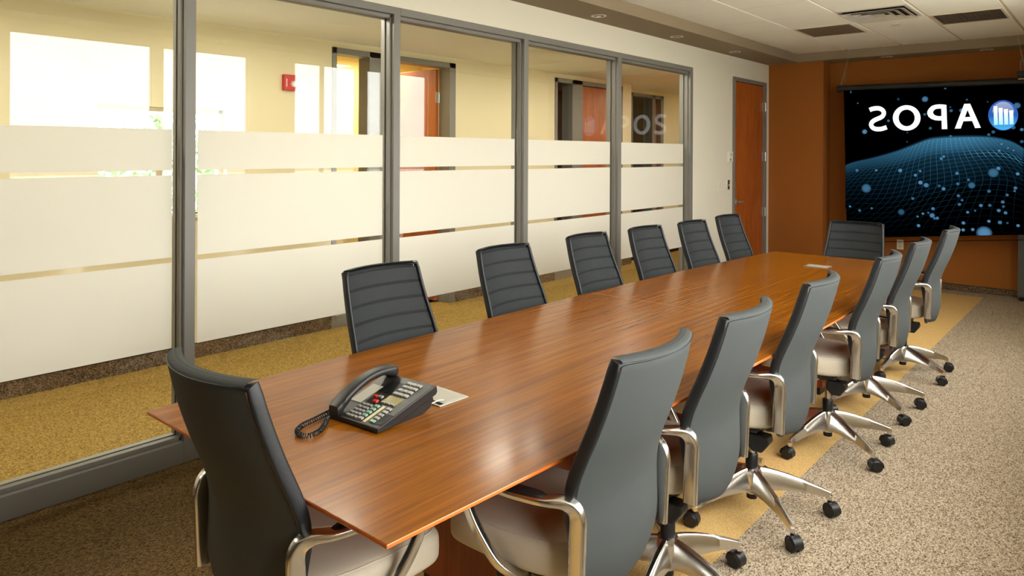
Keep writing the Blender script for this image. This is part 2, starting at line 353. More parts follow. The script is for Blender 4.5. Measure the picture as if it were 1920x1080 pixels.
DOTS= [(2.3984, 2.1319, 0.0098, 0.6), (1.705, 2.1471, 0.0337, 0.7), (1.9711, 2.1592, 0.0153, 0.25), (2.3224, 1.7968, 0.0294, 0.9), (2.0716, 1.9175, 0.016, 0.7), (1.707, 1.9788, 0.016, 0.5), (1.8779, 1.7777, 0.008, 0.5), (1.6519, 1.8242, 0.0172, 0.5), (1.8801, 1.6759, 0.0074, 0.6), (2.4751, 2.2858, 0.0153, 0.6), (1.5108, 2.2631, 0.0184, 0.6), (1.3095, 2.1233, 0.0123, 0.4), (1.4622, 2.0492, 0.0098, 0.4), (1.4546, 2.0113, 0.0184, 0.5), (1.358, 2.0107, 0.0245, 0.6), (1.1223, 2.0923, 0.0092, 0.3), (0.8681, 2.0429, 0.0337, 0.6), (0.899, 1.818, 0.0215, 0.5), (0.8267, 1.7947, 0.0184, 0.7), (1.0717, 1.7739, 0.0184, 0.45), (1.1115, 1.7464, 0.016, 0.5), (1.4585, 1.7337, 0.0153, 0.6), (0.8263, 1.6714, 0.0184, 0.4), (0.9992, 1.6476, 0.0184, 0.8), (1.0198, 1.578, 0.0166, 0.9), (0.9438, 1.6058, 0.0123, 0.9), (0.8959, 1.5809, 0.011, 0.9), (1.522, 1.5135, 0.016, 0.9), (1.5457, 1.49, 0.0184, 0.8), (2.4039, 1.3455, 0.0209, 0.6), (2.1976, 1.3507, 0.0153, 0.9), (1.9489, 1.353, 0.0245, 0.9), (1.749, 1.3514, 0.0141, 1), (1.7962, 1.3035, 0.0184, 0.9), (1.7459, 1.223, 0.0245, 1), (1.6904, 1.1957, 0.0282, 0.8), (2.302, 1.1399, 0.0552, 0.55), (1.8206, 1.0425, 0.0172, 0.6), (2.4783, 0.9202, 0.0147, 0.8), (1.9362, 0.8851, 0.0368, 0.35), (2.3729, 0.879, 0.0184, 0.5), (2.2434, 0.9108, 0.0147, 0.55), (1.6228, 0.9393, 0.0196, 0.8), (1.721, 0.8796, 0.0147, 0.9), (1.7728, 0.8439, 0.0135, 0.7), (1.6302, 0.8644, 0.0282, 0.8), (1.607, 0.8335, 0.0147, 0.7), (1.5814, 0.8381, 0.0184, 0.8), (1.6675, 0.8916, 0.0135, 0.5), (1.7629, 0.7437, 0.0196, 0.9), (2.3928, 0.6359, 0.0135, 0.9), (1.3973, 1.333, 0.0196, 0.8), (1.5227, 1.1616, 0.0209, 0.9), (1.5649, 1.1922, 0.0184, 0.4), (1.3895, 1.2199, 0.0184, 0.6), (1.2916, 1.2669, 0.016, 0.6), (1.2623, 1.2079, 0.0368, 0.5), (1.0702, 1.3457, 0.0521, 0.55), (1.026, 1.3924, 0.0221, 0.9), (0.8597, 1.3392, 0.0184, 1), (0.8786, 1.1929, 0.0184, 0.7), (1.107, 1.1512, 0.0184, 0.6), (1.3841, 1.0918, 0.0172, 0.7), (1.3494, 1.0457, 0.0147, 0.6), (1.3739, 0.9992, 0.0184, 0.6), (1.1785, 0.9971, 0.0196, 0.8), (1.2981, 0.9185, 0.016, 0.9), (1.23, 0.9394, 0.0123, 0.5), (1.0994, 1.0028, 0.0184, 0.5), (0.9868, 1.0435, 0.0184, 0.7), (0.9806, 0.9961, 0.0147, 0.5), (1.0207, 0.9528, 0.0196, 0.8), (0.962, 0.9322, 0.0184, 0.8), (1.1068, 0.8351, 0.0172, 1), (1.0101, 0.8292, 0.0209, 0.7), (0.8546, 0.8065, 0.0172, 0.9), (1.3363, 0.8018, 0.0196, 0.9), (1.3384, 0.7272, 0.0184, 1), (1.2509, 0.7376, 0.0184, 0.9), (1.1479, 0.7074, 0.0736, 0.9), (0.9456, 0.8279, 0.0123, 0.4), (0.9489, 1.1184, 0.0153, 0.7), (0.8853, 1.1624, 0.0123, 0.7)]
SKY, EXPO = 10.0, 0.2

# ================================================================== the setting
YW, YG = 3.513, 3.583            # room face of the glazed wall, plane of its glass
XF = 9.42                        # far wall
YR = -.13                        # window wall
ZS, ZC = 2.675, 2.782            # soffit underside, ceiling grid
# floor
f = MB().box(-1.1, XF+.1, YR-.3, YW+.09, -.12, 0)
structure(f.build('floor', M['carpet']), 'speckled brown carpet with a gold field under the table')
f = MB().box(-1.1, 12.2, YW+.09, 5.9, -.12, 0)
structure(f.build('floor_corridor', M['corr_carpet']), 'gold loop carpet of the corridor')

# glazed wall: solid parts
w = MB()
w.box(-1.1, 7.045, YW, YW+.13, 2.45, 2.9)
w.box(7.045, 8.049, YW, YW+.13, 0, 2.9)
w.box(8.049, 9.067, YW, YW+.13, 2.44, 2.9)
w.box(9.067, 9.9, YW, YW+.13, 0, 2.9)
w.box(-1.1, -1.006, YW, YW+.13, 0, 2.45)
structure(w.build('wall_left', M['white_wall']), 'cream wall around the glass partition and door')

# glass partition
win = structure(empty('window_1', (0, YW, 0)), 'floor to ceiling glass partition in grey metal frame with frosted bands')
xm = [(-1.006, -.953), (.31, .363), (1.626, 1.679), (2.944, 2.997), (4.23, 4.283), (5.57, 5.625), (6.985, 7.045)]
W0 = Vector((0, YW, 0))
for i, (a, b) in enumerate(xm):
    m = MB()
    m.box(a, b, 0, .13, .0, 2.45)
    for s in (-1, 1):
        e = a if s < 0 else b
        if (i == 0 and s < 0) or (i == len(xm)-1 and s > 0): continue
        lo, hi = (e-.012, e) if s < 0 else (e, e+.012)
        m.box(lo, hi, .028, .062, .105, 2.403); m.box(lo, hi, .078, .112, .105, 2.403)
    m.build('mullion', M['frame'], win, bevel=.002)
for nm, z0, z1, zs0, zs1 in (('head_rail', 2.403, 2.45, 2.380, 2.403), ('sill_rail', 0, .104, .104, .126)):
    m = MB()
    for (a0, a), (b, b1) in zip(xm, xm[1:]):
        m.box(a, b, 0, .13, z0, z1)
        m.box(a, b, .028, .062, zs0, zs1); m.box(a, b, .078, .112, zs0, zs1)
    m.build(nm, M['frame'], win, bevel=.002)
bands = [(1.64, 1.438), (1.413, 1.008), (.982, .560)]
for i, ((a0, a), (b, b1)) in enumerate(zip(xm, xm[1:])):
    p = MB().box(a+.003, b-.003, .067, .073, .11, 2.398).build('pane', M['pane'], win)
    dz = (0, 0, 0, -.004, -.008, -.014)[i]
    for zt, zb in bands:
        MB().box(a+(.042 if i else .03), b-.034, .0655, .0665, zb+dz*(1 if zt < 1.5 else .6), zt+dz*(1 if zt < 1.5 else .4)).build('frosted_film', M['film'], p)

# door in the glazed wall
d = structure(empty('door_1', (8.558, YW, 0)), 'cherry wood door in grey metal frame beside the orange wall')
m = MB()
m.box(-.509, -.449, -.012, .13, 0, 2.44); m.box(.449, .509, -.012, .13, 0, 2.44); m.box(-.449, .449, -.012, .13, 2.395, 2.44)
m.build('door_frame', M['frame'], d, bevel=.002)
leaf = MB().box(-.446, .446, .012, .056, .008, 2.39).build('door_leaf', M['doorwood'], d, bevel=.002)
h = MB()
h.lathe([(.001, 0), (.033, 0), (.033, .008), (.026, .012), (.012, .014), (.012, .05), (.001, .052)], 20,
        Matrix.Translation((-.385, .012, .965)) @ Matrix.Rotation(R(90), 4, 'X'))
h.tube([(-.385, -.036, .965), (-.34, -.04, .966), (-.28, -.036, .962)], .009, 10)
h.build('lever_handle', M['silver'], leaf, smooth=40)
for z in (2.13, 1.5, .80):
    h = MB(); h.lathe([(.009, -.055), (.009, .055)], 12, Matrix.Translation((.452, -.018, z)))
    h.box(.452, .466, -.016, -.011, z-.055, z+.055); h.box(.425, .452, .006, .011, z-.055, z+.055)
    h.build('hinge', M['silver'], leaf, smooth=40)

# far wall: recess between two pilasters
w = MB()
w.box(XF, XF+.12, -.5, 3.6, 0, 2.9)
w.box(9.165, XF, 2.837, YW, 0, 2.9)
structure(w.build('wall_back', M['orange']), 'burnt orange end wall with a pilaster')
m = MB(); m.box(XF-.012, XF, YR, 2.837, 0, .067); m.box(9.153, 9.165, 2.837, YW-.001, 0, .067); m.box(9.153, XF, 2.825, 2.837, 0, .067)
m.box(XF-.014, XF, YR, 2.825, .067, .073, 1)
structure(m.build('baseboard_back', [M['base'], M['basecap']]), 'brown carpet base along the orange wall')

# window wall (daylight side) and the unseen wall behind, added close and dark to block light
wins = [(.75, 1.80), (1.86, 3.06), (3.16, 4.08), (4.646, 5.538), (5.687, 6.73)]
ZW0, ZW1 = .86, 2.576
w = MB()
w.box(-1.1, XF+.1, YR-.09, YR, 0, ZW0); w.box(-1.1, XF+.1, YR-.09, YR, ZW1, 2.9)
ed = [-1.1]+[e for ab in wins for e in ab]+[XF+.1]
for a, b in zip(ed[0::2], ed[1::2]): w.box(a, b, YR-.09, YR, ZW0, ZW1)
structure(w.build('wall_right', M['corr_wall']), 'window wall seen only as a reflection in the glass')
for k, (a, b) in enumerate(wins):
    wn = structure(empty('window_%d' % (k+2), ((a+b)/2, YR-.05, ZW0)))
    h = (b-a)/2; H = ZW1-ZW0
    m = MB()
    for x0, x1, z0, z1 in ((-h, -h+.012, 0, H), (h-.012, h, 0, H), (-h+.012, h-.012, 0, .012), (-h+.012, h-.012, H-.012, H)):
        m.box(x0, x1, -.02, .02, z0, z1)
    if k == 3: m.box(-.075, -.03, -.02, .02, .012, H-.012)
    m.build('window_frame', M['frame'], wn)
    MB().box(-h+.012, h-.012, -.004, .004, .012, H-.012).build('pane', M['pane_out'], wn)
w = MB().box(-1.25, -1.1, -.5, 5.9, 0, 2.9)
structure(w.build('wall_front_light_block', M['panel']))  # out of view; placed near and dark so the near chair back stays black

# ceiling: tegular tiles between tees
m = MB()
m.box(-1.1, XF+.1, -.4, YW, ZC+.004, ZC+.06, 1)
ys = [2.545+.586*k for k in range(1, -5, -1)]
ys = [3.12] + [y for y in ys if .26 < y < 3.1] + [.26]
xs = [9.065, 8.51, 7.85, 7.22]
while xs[-1] > -.9: xs.append(xs[-1]-.625)
for ya, yb in zip(ys, ys[1:]):
    for xa, xb in zip(xs, xs[1:]):
        ia = .012 if xa < 9 else .0; 
        m.box(xb+.003, xa-(.003 if xa < 9 else .0), yb+(.0 if yb == .26 else .012), ya-(.0 if ya == 3.12 else .012), ZC-.006, ZC+.006, 0)
structure(m.build("ceiling", [M["tile"], M["tbar"]]), 'white tiled ceiling')
m = MB()
m.box(-1.1, XF, 3.12, YW, ZS, 2.9)
m.box(9.067, XF, .26, 3.12, ZS, 2.9)
m.box(-1.1, XF, YR, .26, ZS, 2.9)
structure(m.build('trim_1', M['soffit']), 'taupe dropped soffit around the ceiling')

# corridor beyond the glass
YC = 5.25
ZCC = 2.50
CW = (1.84, 2.75, 1.07, 1.85)     # exterior window at the corridor's end
w = MB()
w.box(-1.1, CW[0], YC, YC+.14, 0, 2.9); w.box(CW[0], CW[1], YC, YC+.14, 0, CW[2]); w.box(CW[0], CW[1], YC, YC+.14, CW[3], 2.9)
w.box(CW[1], 3.706, YC, YC+.14, 0, 2.9); w.box(3.706, 5.209, YC, YC+.14, 2.447, 2.9)
w.box(5.209, 6.90, YC, YC+.14, 0, 2.9); w.box(6.90, 8.42, YC, YC+.14, 2.447, 2.9); w.box(8.42, 8.66, YC, YC+.39, 0, 2.9)
w.box(8.66, 9.29, YC+.39, YC+.53, 0, 2.9); w.box(9.29, 10.27, YC+.39, YC+.53, 2.447, 2.9); w.box(10.27, 12.2, YC+.39, YC+.53, 0, 2.9)
w.box(12.2, 12.35, 3.4, 5.9, 0, 2.9)
w.box(9.9, 12.2, YW, YW+.13, 0, 2.9)
structure(w.build('wall_corridor', M['corr_wall']), 'warm cream corridor wall beyond the glass')
m = MB()
for a, b in ((-1.1, 3.706), (5.209, 6.90), (8.42, 8.66)):
    m.box(a, b, YC-.012, YC, 0, .105); m.box(a, b, YC-.014, YC, .105, .111, 1)
m.box(8.66, 9.29, YC+.378, YC+.39, 0, .105); m.box(10.27, 12.2, YC+.378, YC+.39, 0, .105)
structure(m.build('baseboard_corridor', [M['base'], M['basecap']]), 'brown carpet base of the corridor wall')
m = MB().box(-1.1, 12.2, YW+.13, 5.9, ZCC, ZCC+.05)
structure(m.build('ceiling_corridor', M['tile']), 'corridor ceiling')
wn = structure(empty('window_20', ((CW[0]+CW[1])/2, YC+.09, CW[2])), 'outside window of the corridor')
m = MB(); h = (CW[1]-CW[0])/2; H = CW[3]-CW[2]
m.box(-h, -h+.03, -.02, .04, 0, H); m.box(h-.03, h, -.02, .04, 0, H); m.box(-h, h, -.02, .04, H-.03, H); m.box(-h-.03, h+.03, -.11, .04, -.03, 0.0)
m.build('window_frame', M['ivory'], wn); MB().box(-h+.03, h-.03, .005, .011, 0, H-.03).build('pane', M['pane_out'], wn)

def corridor_door(idx, x0, x1, y, side, sidelight, leaf_open, label):
    """Borrowed-light frame: sidelight first, then the door opening."""
    o = structure(empty('door_%d' % idx, (x0, y, 0)), label)
    L = x1-x0
    m = MB()
    sl0, sl1 = sidelight
    for a, b in ((0, .045), (sl0, sl1), (L-.085, L)): m.box(a, b, -.012, .15, 0, 2.447)
    m.box(0, L, -.012, .15, 2.395, 2.447)
    m.box(.045, sl0, -.012, .15, 0, .10)
    m.build('door_frame', M['frame'], o, bevel=.002)
    MB().box(.045, sl0, .05, .056, .10, 2.395).build('pane', M['pane_out'], o)
    if leaf_open:
        lf = MB().box(L-.13, L-.086, .15, 1.0, .01, 2.39).build('door_leaf', M['doorwood'], o, bevel=.002)
        for z in (2.1, 1.25, .35):
            h = MB(); h.box(L-.13, L-.086, .147, .151, z-.055, z+.055); h.lathe([(.008, -.055), (.008, .055)], 10, Matrix.Translation((L-.086, .145, z)))
            h.build('hinge', M['silver'], lf)
    else:
        lf = MB().box(sl1+.003, L-.088, .06, .104, .01, 2.39).build('door_leaf', M['doorwood'], o, bevel=.002)
        h = MB(); h.tube([(sl1+.07, .06, .97), (sl1+.07, .01, .97), (sl1+.17, .01, .97)], .01, 8); h.build('lever_handle', M['silver'], lf, smooth=40)
    return o
corridor_door(2, 3.706, 5.209, YC, 1, (.40, .56), True, 'corridor office door standing open behind the third glass bay')
corridor_door(3, 6.90, 8.42, YC, 1, (.35, .57), False, 'dark corridor door behind the fourth glass bay')
corridor_door(4, 9.29, 10.27, YC+.39, 1, (.62, .72), False, 'corridor door in the set back wall behind the fifth glass bay')
# rooms behind those frames
w = MB()
w.box(3.5, 3.58, YC+.14, 6.75, 0, 2.9); w.box(6.1, 6.2, YC+.14, 6.75, 0, 2.9); w.box(3.5, 6.2, 6.75, 6.85, 0, 2.9); w.box(3.5, 6.2, YC+.14, 6.75, 2.6, 2.7)
structure(w.build('wall_office', M['yellow_wall']), 'yellow walls of the office behind the open corridor door')
w = MB().box(3.5, 6.2, YC+.14, 6.85, -.12, 0)
structure(w.build('floor_office', M['corr_carpet']))
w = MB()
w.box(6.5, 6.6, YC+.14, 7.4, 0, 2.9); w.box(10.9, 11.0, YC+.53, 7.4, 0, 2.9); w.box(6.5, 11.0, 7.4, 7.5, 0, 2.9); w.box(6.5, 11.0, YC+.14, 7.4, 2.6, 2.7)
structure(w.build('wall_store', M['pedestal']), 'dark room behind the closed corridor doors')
w = MB().box(6.5, 11.0, YC+.14, 7.5, -.12, 0)
structure(w.build('floor_store', M['corr_carpet']))
w = MB().box(-40, 60, 5.95, 60, -.6, -.5); w.box(-40, 60, -60, -.6, -.6, -.5)
structure(w.build('ground_outside', M['ground']))

# ================================================================== fittings
# corridor ceiling lamps, tucked above the glass head
for x in (-.4, .9, 2.7, 4.6, 6.3, 8.2, 10.6):
    o = empty('ceiling_light', (x, 3.95, ZCC))
    tag(o, 'recessed corridor ceiling lamp behind the glass partition', 'ceiling light', 'corridor ceiling lamps')
    m = MB(); m.box(-.32, .32, -.13, -.11, -.012, 0); m.box(-.32, .32, .11, .13, -.012, 0); m.box(-.32, -.3, -.11, .11, -.012, 0); m.box(.3, .32, -.11, .11, -.012, 0)
    m.build('lamp_frame', M['white'], o)
    MB().box(-.3, .3, -.11, .11, -.008, -.001).build('lamp_diffuser', M['troffer'], o)

def downlight(x, y, label):
    o = empty('recessed_downlight', (x, y, ZS)); tag(o, label, 'downlight', 'small recessed lamps in the soffit')
    m = MB(); m.lathe([(.05, -.001), (.062, -.001), (.064, -.006), (.048, -.008), (.045, -.001)], 28, cap=False); m.build('trim_ring', M['trim_white'], o, smooth=40)
    m = MB(); m.lathe([(.001, -.0015), (.049, -.0015), (.049, -.003), (.001, -.003)], 24); m.build('recess', M['dark'], o)
    m = MB(); m.lathe([(.001, -.004), (.02, -.004), (.026, -.010), (.001, -.016)], 16); m.build('lamp', M['strobe'], o, smooth=50)
downlight(4.98, 3.335, 'small recessed lamp in the soffit, nearest of three above the glass partition')
downlight(6.34, 3.335, 'small recessed lamp in the soffit, middle of three above the glass partition')
downlight(7.70, 3.335, 'small recessed lamp in the soffit, above the cherry wood door')
downlight(9.205, 2.139, 'small recessed lamp in the end soffit, over the middle of the screen')
downlight(9.25, 1.165, 'small recessed lamp in the end soffit, near the right screen chain')
for x in (2.33, 3.66, 5.02):
    downlight(x, .06, 'small recessed lamp seen only as a reflection in the partition glass')

def grille(x0, x1, y0, y1, label, slats):
    o = empty('return_air_grille', ((x0+x1)/2, (y0+y1)/2, ZC)); tag(o, label, 'vent', 'brown ceiling grilles')
    hx, hy = (x1-x0)/2, (y1-y0)/2; z0, z1 = -.014, -.006
    m = MB(); m.box(-hx, hx, -hy, -hy+.012, z0, z1); m.box(-hx, hx, hy-.012, hy, z0, z1); m.box(-hx, -hx+.012, -hy+.012, hy-.012, z0, z1); m.box(hx-.012, hx, -hy+.012, hy-.012, z0, z1)
    m.build('grille_frame', M['tbar'], o)
    MB().box(-hx+.012, hx-.012, -hy+.012, hy-.012, -.0085, -.0065).build('duct_backing', M['grille_back'], o)
    m = MB(); n = slats
    for k in range(n):
        y = -hy+.02+(2*hy-.04)*k/(n-1); m.box(-hx+.012, hx-.012, y-.002, y+.002, -.013, -.0086)
    m.build('slat', M['grille'], o)
grille(7.235, 7.835, 2.005, 2.53, 'brown eggcrate ceiling grille nearest the soffit corner', 40)
grille(7.275, 7.855, .812, 1.345, 'brown slotted ceiling grille above the right end of the screen', 30)
o = empty('supply_air_diffuser', (6.925, 1.67, ZC)); tag(o, 'white square louvred air diffuser in the ceiling tiles', 'vent')
def sqring(m, a, b, za, zb, sx=1.1):
    pts = [(-1, -1), (1, -1), (1, 1), (-1, 1)]
    A = [Vector((p[0]*a*sx, p[1]*a, za)) for p in pts]; B = [Vector((p[0]*b*sx, p[1]*b, zb)) for p in pts]
    A2 = [v+Vector((0, 0, .003)) for v in A]; B2 = [v+Vector((0, 0, .003)) for v in B]
    m.add(A+B+A2+B2, [(i, (i+1) % 4, 4+(i+1) % 4, 4+i) for i in range(4)]+[(8+i, 12+i, 12+(i+1) % 4, 8+(i+1) % 4) for i in range(4)]+[(i, 8+i, 8+(i+1) % 4, (i+1) % 4) for i in range(4)]+[(4+i, 4+(i+1) % 4, 12+(i+1) % 4, 12+i) for i in range(4)])
m = MB(); sqring(m, .275, .25, -.010, -.010); m.build('diffuser_frame', M['trim_white'], o)
for k, (a, b) in enumerate(((.25, .20), (.185, .135), (.12, .07))):
    m = MB(); sqring(m, a, b, -.030, -.009); m.build('louvre', M['trim_white'], o)
MB().box(-.27, .27, -.248, .248, -.0085, -.0062).build('duct_backing', M['dark'], o)
MB().box(-.06, .06, -.05, .05, -.026, -.022).build('centre_plate', M['trim_white'], o)
o = empty('sprinkler_cover', (7.566, 1.685, ZC-.006)); tag(o, 'round white sprinkler cover plate in the ceiling tile between the grilles', 'sprinkler')
m = MB(); m.lathe([(.001, -.010), (.034, -.010), (.04, -.006), (.042, .0)], 28); m.build('cover_plate', M['trim_white'], o, smooth=40)

o = empty('storage_cabinet', (9.28, .50, 0)); tag(o, 'grey cabinet against the orange wall below the right end of the screen', 'cabinet')
b = MB().box(-.10, .12, -.374, .374, .04, 1.05).build('body', M['pier'], o, bevel=.004)
MB().box(-.08, .11, -.36, .36, 0, .04).build('plinth', M['black'], o)
for s in (-1, 1):
    q = MB().box(-.118, -.101, min(s*.003, s*.371), max(s*.003, s*.371), .06, 1.04).build('door', M['pier'], o, bevel=.002)
    MB().box(-.14, -.118, s*.03-.005, s*.03+.005, .5, .62).build('handle', M['silver'], q)
# switches beside the door
o = empty('light_switch', (7.70, YW, 1.17)); tag(o, 'ivory rocker switch plate farther from the door', 'switch')
MB().box(-.036, .036, -.006, 0, -.058, .058).build('plate', M['white'], o, bevel=.002)
MB().box(-.016, .016, -.011, -.006, -.033, .033).build('rocker', M['ivory'], o, bevel=.001)
o = empty('wall_receptacle_plate', (7.925, YW, 1.175)); tag(o, 'white wall plate with maroon insert next to the door frame', 'wall plate')
MB().box(-.038, .038, -.006, 0, -.06, .06).build('plate', M['white'], o, bevel=.002)
MB().box(-.012, .034, -.010, -.006, -.055, .055).build('insert', M['maroon'], o, bevel=.001)
MB().box(.002, .022, -.014, -.010, -.014, .006).build('toggle', M['ivory'], o, bevel=.001)
o = empty('thermostat', (7.955, YW, 1.50)); tag(o, 'small white thermostat on the wall above the switch plates', 'thermostat')
MB().box(-.05, .05, -.028, 0, -.058, .058).build('body', M['white'], o, bevel=.003)
MB().box(-.03, .03, -.030, -.028, .01, .04).build('display', M['paper'], o)
MB().box(-.03, -.01, -.031, -.028, -.045, -.025).build('button', M['maroon'], o)
o = empty('wall_outlet', (XF, 2.037, .47)); tag(o, 'white duplex power outlet low on the orange wall', 'outlet')
MB().box(-.006, 0, -.036, .036, -.058, .058).build('plate', M['white'], o, bevel=.002)
for z in (-.022, .022):
    s = MB().box(-.009, -.006, -.017, .017, z-.015, z+.015).build('socket', M['ivory'], o, bevel=.002)
    MB().box(-.0095, -.009, -.009, -.006, z-.006, z+.007).box(-.0095, -.009, .006, .009, z-.006, z+.007).build('slot', M['dark'], s)
# fire alarm strobe in the corridor
o = empty('fire_alarm_strobe', (3.277, YC, 2.10)); tag(o, 'red fire alarm horn strobe high on the corridor wall', 'fire alarm')
MB().box(-.058, .058, -.04, 0, -.065, .065).build('body', M['red'], o, bevel=.006)
m = MB(); m.lathe([(.001, .0), (.03, .0), (.026, .016), (.012, .022), (.001, .023)], 8, Matrix.Translation((.028, -.04, -.01)) @ Matrix.Rotation(R(90), 4, 'X'))
m.build('strobe_lens', M['strobe'], o)
MB().box(-.04, -.032, -.0415, -.04, -.035, .03).build('lettering', M['white'], o)

# ---------------------------------------------------------------- projection screen
XS = 9.0
scr = empty('projection_screen', (XS, 1.66, 2.315)); tag(scr, 'large hanging screen showing reversed white letters over a blue wave', 'screen')
def L3(y, z, off=0.0): return Vector((-off, y-1.66, z-2.315))
m = MB(); m.loft([[Vector((.028*math.cos(2*PI*k/20)*1.0+.03, y, z+.036*math.sin(2*PI*k/20))) for k in range(20)] for y, z in ((.955, 0.0), (-.90, -.022))])
m.build('roller_housing', M['housing'], scr, smooth=40)
for y, z in ((.952, 0.0), (-.888, -.022)):
    m = MB(); m.loft([[Vector((.036*math.cos(2*PI*k/20)+.03, y+dy, z-.004+.044*math.sin(2*PI*k/20))) for k in range(20)] for dy in (0, .022)])
    m.build('end_cap', M['housing'], scr, smooth=40)
m = MB().box(.0, .06, -.905, -.79, .025, .085); m.build('motor_box', M['housing'], scr, bevel=.003)
m = MB().box(-.004, .0, -.86, -.80, -.004, .006); m.build('maker_plate', M['silver'], scr)
C4 = CORNERS
def quad(pts, off, th=.002):
    A = [L3(y, z, off) for y, z in pts]; B = [v+Vector((th, 0, 0)) for v in A]
    n = len(A)
    return A+B, [tuple(range(n)), tuple(range(n, 2*n))[::-1]]+[(i, (i+1) % n, n+(i+1) % n, n+i) for i in range(n)]
m = MB(); m.add(*quad(C4, .0)); sheet = m.build('sheet', M['blackscreen'], scr)
# hanging chains: links strung between ceiling and housing
def chain(name, pts, parent):
    P = crom(pts, 24); m = MB(); acc = 0; k = 0
    for a, b in zip(P, P[1:]):
        acc += (b-a).length
        if acc > .016:
            acc = 0; k += 1; t = (b-a).normalized(); u = t.orthogonal().normalized(); v = t.cross(u)
            q = u if k % 2 else v
            ring = [a+t*math.cos(2*PI*j/8)*.013+q*math.sin(2*PI*j/8)*.006 for j in range(9)]
            m.tube(ring, .0022, 5, cap=False)
    return m.build(name, M['chain'], parent)
zt = 2.772-2.315
chain('hanging_chain', [(.04, 2.51-1.66, zt), (.04, 2.535-1.66, .28), (.035, 2.555-1.66, .21), (.03, 2.575-1.66, .12), (.03, 2.592-1.66, .045)], scr)
chain('hanging_chain', [(.04, 2.55-1.66, .20), (.04, 2.556-1.66, .12), (.04, 2.557-1.66, .075)], scr)
chain('hanging_chain', [(.04, .868-1.66, zt), (.04, .84-1.66, .28), (.035, .822-1.66, .20), (.03, .81-1.66, .14), (.03, .80-1.66, .06)], scr)
chain('hanging_chain', [(.04, .825-1.66, .21), (.035, .84-1.66, .19), (.03, .842-1.66, .10), (.03, .842-1.66, .02)], scr)

def colmesh(name, verts, faces, cols, parent, mat=None):
    me = D.meshes.new(name); me.from_pydata([tuple(v) for v in verts], [], faces); me.materials.append(mat or M['glow'])
    at = me.color_attributes.new('Col', 'FLOAT_COLOR', 'POINT')
    for i, c in enumerate(cols): at.data[i].color = (c[0], c[1], c[2], 1)
    o = D.objects.new(name, me); COL.objects.link(o); o.parent = parent
    return o
# the wave: a net of thin lines, brighter toward its crest
def crest(y):
    return smooth_interp([(-c[0], c[1]) for c in CREST], -y)
Y0, Y1 = 2.53, .81
BOT = [(2.512, .555), (.80, .722)]
def wave(sx, q):
    """sx = 0..1 across, q = 0 crest .. 1 bottom edge"""
    y = Y0+(Y1-Y0)*sx
    zb = .555+(.722-.555)*sx-.06
    t = q+.10*math.sin(5.2*sx-1.2+2.2*q)*q*(1-q)*2.2
    return y, crest(y)+(zb-crest(y))*t
V = []; Fc = []; Cc = []
def line(pts, wd, bri, off):
    base = len(V)
    for i, (y, z) in enumerate(pts):
        a = pts[max(i-1, 0)]; b = pts[min(i+1, len(pts)-1)]
        dy, dz = b[0]-a[0], b[1]-a[1]; l = math.hypot(dy, dz) or 1
        nx, nz = -dz/l, dy/l; w = wd[i]
        V.append(L3(y+nx*w, z+nz*w, off)); V.append(L3(y-nx*w, z-nz*w, off))
        c = bri[i]; col = (.035*c+.12*max(0, c-.75), .17*c+.25*max(0, c-.75), .30*c+.25*max(0, c-.75)); Cc.extend([col, col])
    for i in range(len(pts)-1):
        k = base+2*i; Fc.append((k, k+1, k+3, k+2))
def bright(sx, q):
    b = 1.0*math.exp(-q*3.0)*(.35+.65*math.exp(-((sx-.62)/.34)**2))+.16*math.exp(-((sx-.6)/.4)**2)*(1-q)
    b += .9*math.exp(-((q-.16-.10*(sx-.8))/.035)**2)*max(0, min(1, (sx-.66)/.15))
    return max(.012, b*(1-.9*q))
rows = [(k/24)**1.7 for k in range(25)]
for q in rows:
    S = [i/60 for i in range(61)]
    line([wave(s, q) for s in S], [.0012+.0022*q]*61, [bright(s, q)*.9 for s in S], .0030)
for i in range(-16, 50):
    pts = []; wd = []; br = []
    for k in range(41):
        q = (k/40)**1.6
        u = .60+(i-17)*(.0235+.046*q)+.085*math.sin(3.9*q-.55+.05*i)*min(1, q*2.2)-.10*q
        if not (.002 < u < .998): 
            if len(pts) > 1: line(pts, wd, br, .0034)
            pts, wd, br = [], [], []; continue
        y, z = wave(u, q)
        if z < .56+(.72-.56)*u: break
        pts.append((y, z)); wd.append(.0013+.002*q); br.append(bright(u, q)*1.15)
    if len(pts) > 1: line(pts, wd, br, .0034)
colmesh('wave_net', V, Fc, Cc, sheet)
# glowing band under the crest
V = []; Fc = []; Cc = []
for i in range(61):
    s = i/60
    g = .25+.75*math.exp(-((s-.66)/.30)**2)
    for q, c in ((-.02, 0), (.012, .75), (.07, .55), (.15, .12), (.3, .05), (.55, .0)):
        y, z = wave(s, q); V.append(L3(y, z, .0026)); Cc.append((.045*c*g, .19*c*g, .33*c*g))
for i in range(60):
    for j in range(5):
        k = i*6+j; Fc.append((k, k+1, k+7, k+6))
colmesh('wave_glow', V, Fc, Cc, sheet)
V = []; Fc = []; Cc = []
for y, z, r, b in DOTS:
    if z-r < .56+(.72-.56)*(2.512-y)/1.71: pass
    o0 = len(V); V.append(L3(y, z, .0042)); c = (.05*b+.04*b*b, .24*b, .42*b); Cc.append(c)
    n = 14
    for rr, k in ((r*.62, .85), (r*1.05, 0.0)):
        for j in range(n):
            yj = max(.803, y+rr*math.cos(2*PI*j/n)); zb = .549+(.718-.549)*(2.512-yj)/1.711
            V.append(L3(yj, min(2.255, max(zb, z+rr*math.sin(2*PI*j/n))), .0042)); Cc.append(tuple(v*k for v in c))
    for j in range(n):
        j2 = (j+1) % n
        Fc.append((o0, o0+1+j, o0+1+j2)); Fc.append((o0+1+j, o0+1+n+j, o0+1+n+j2, o0+1+j2))
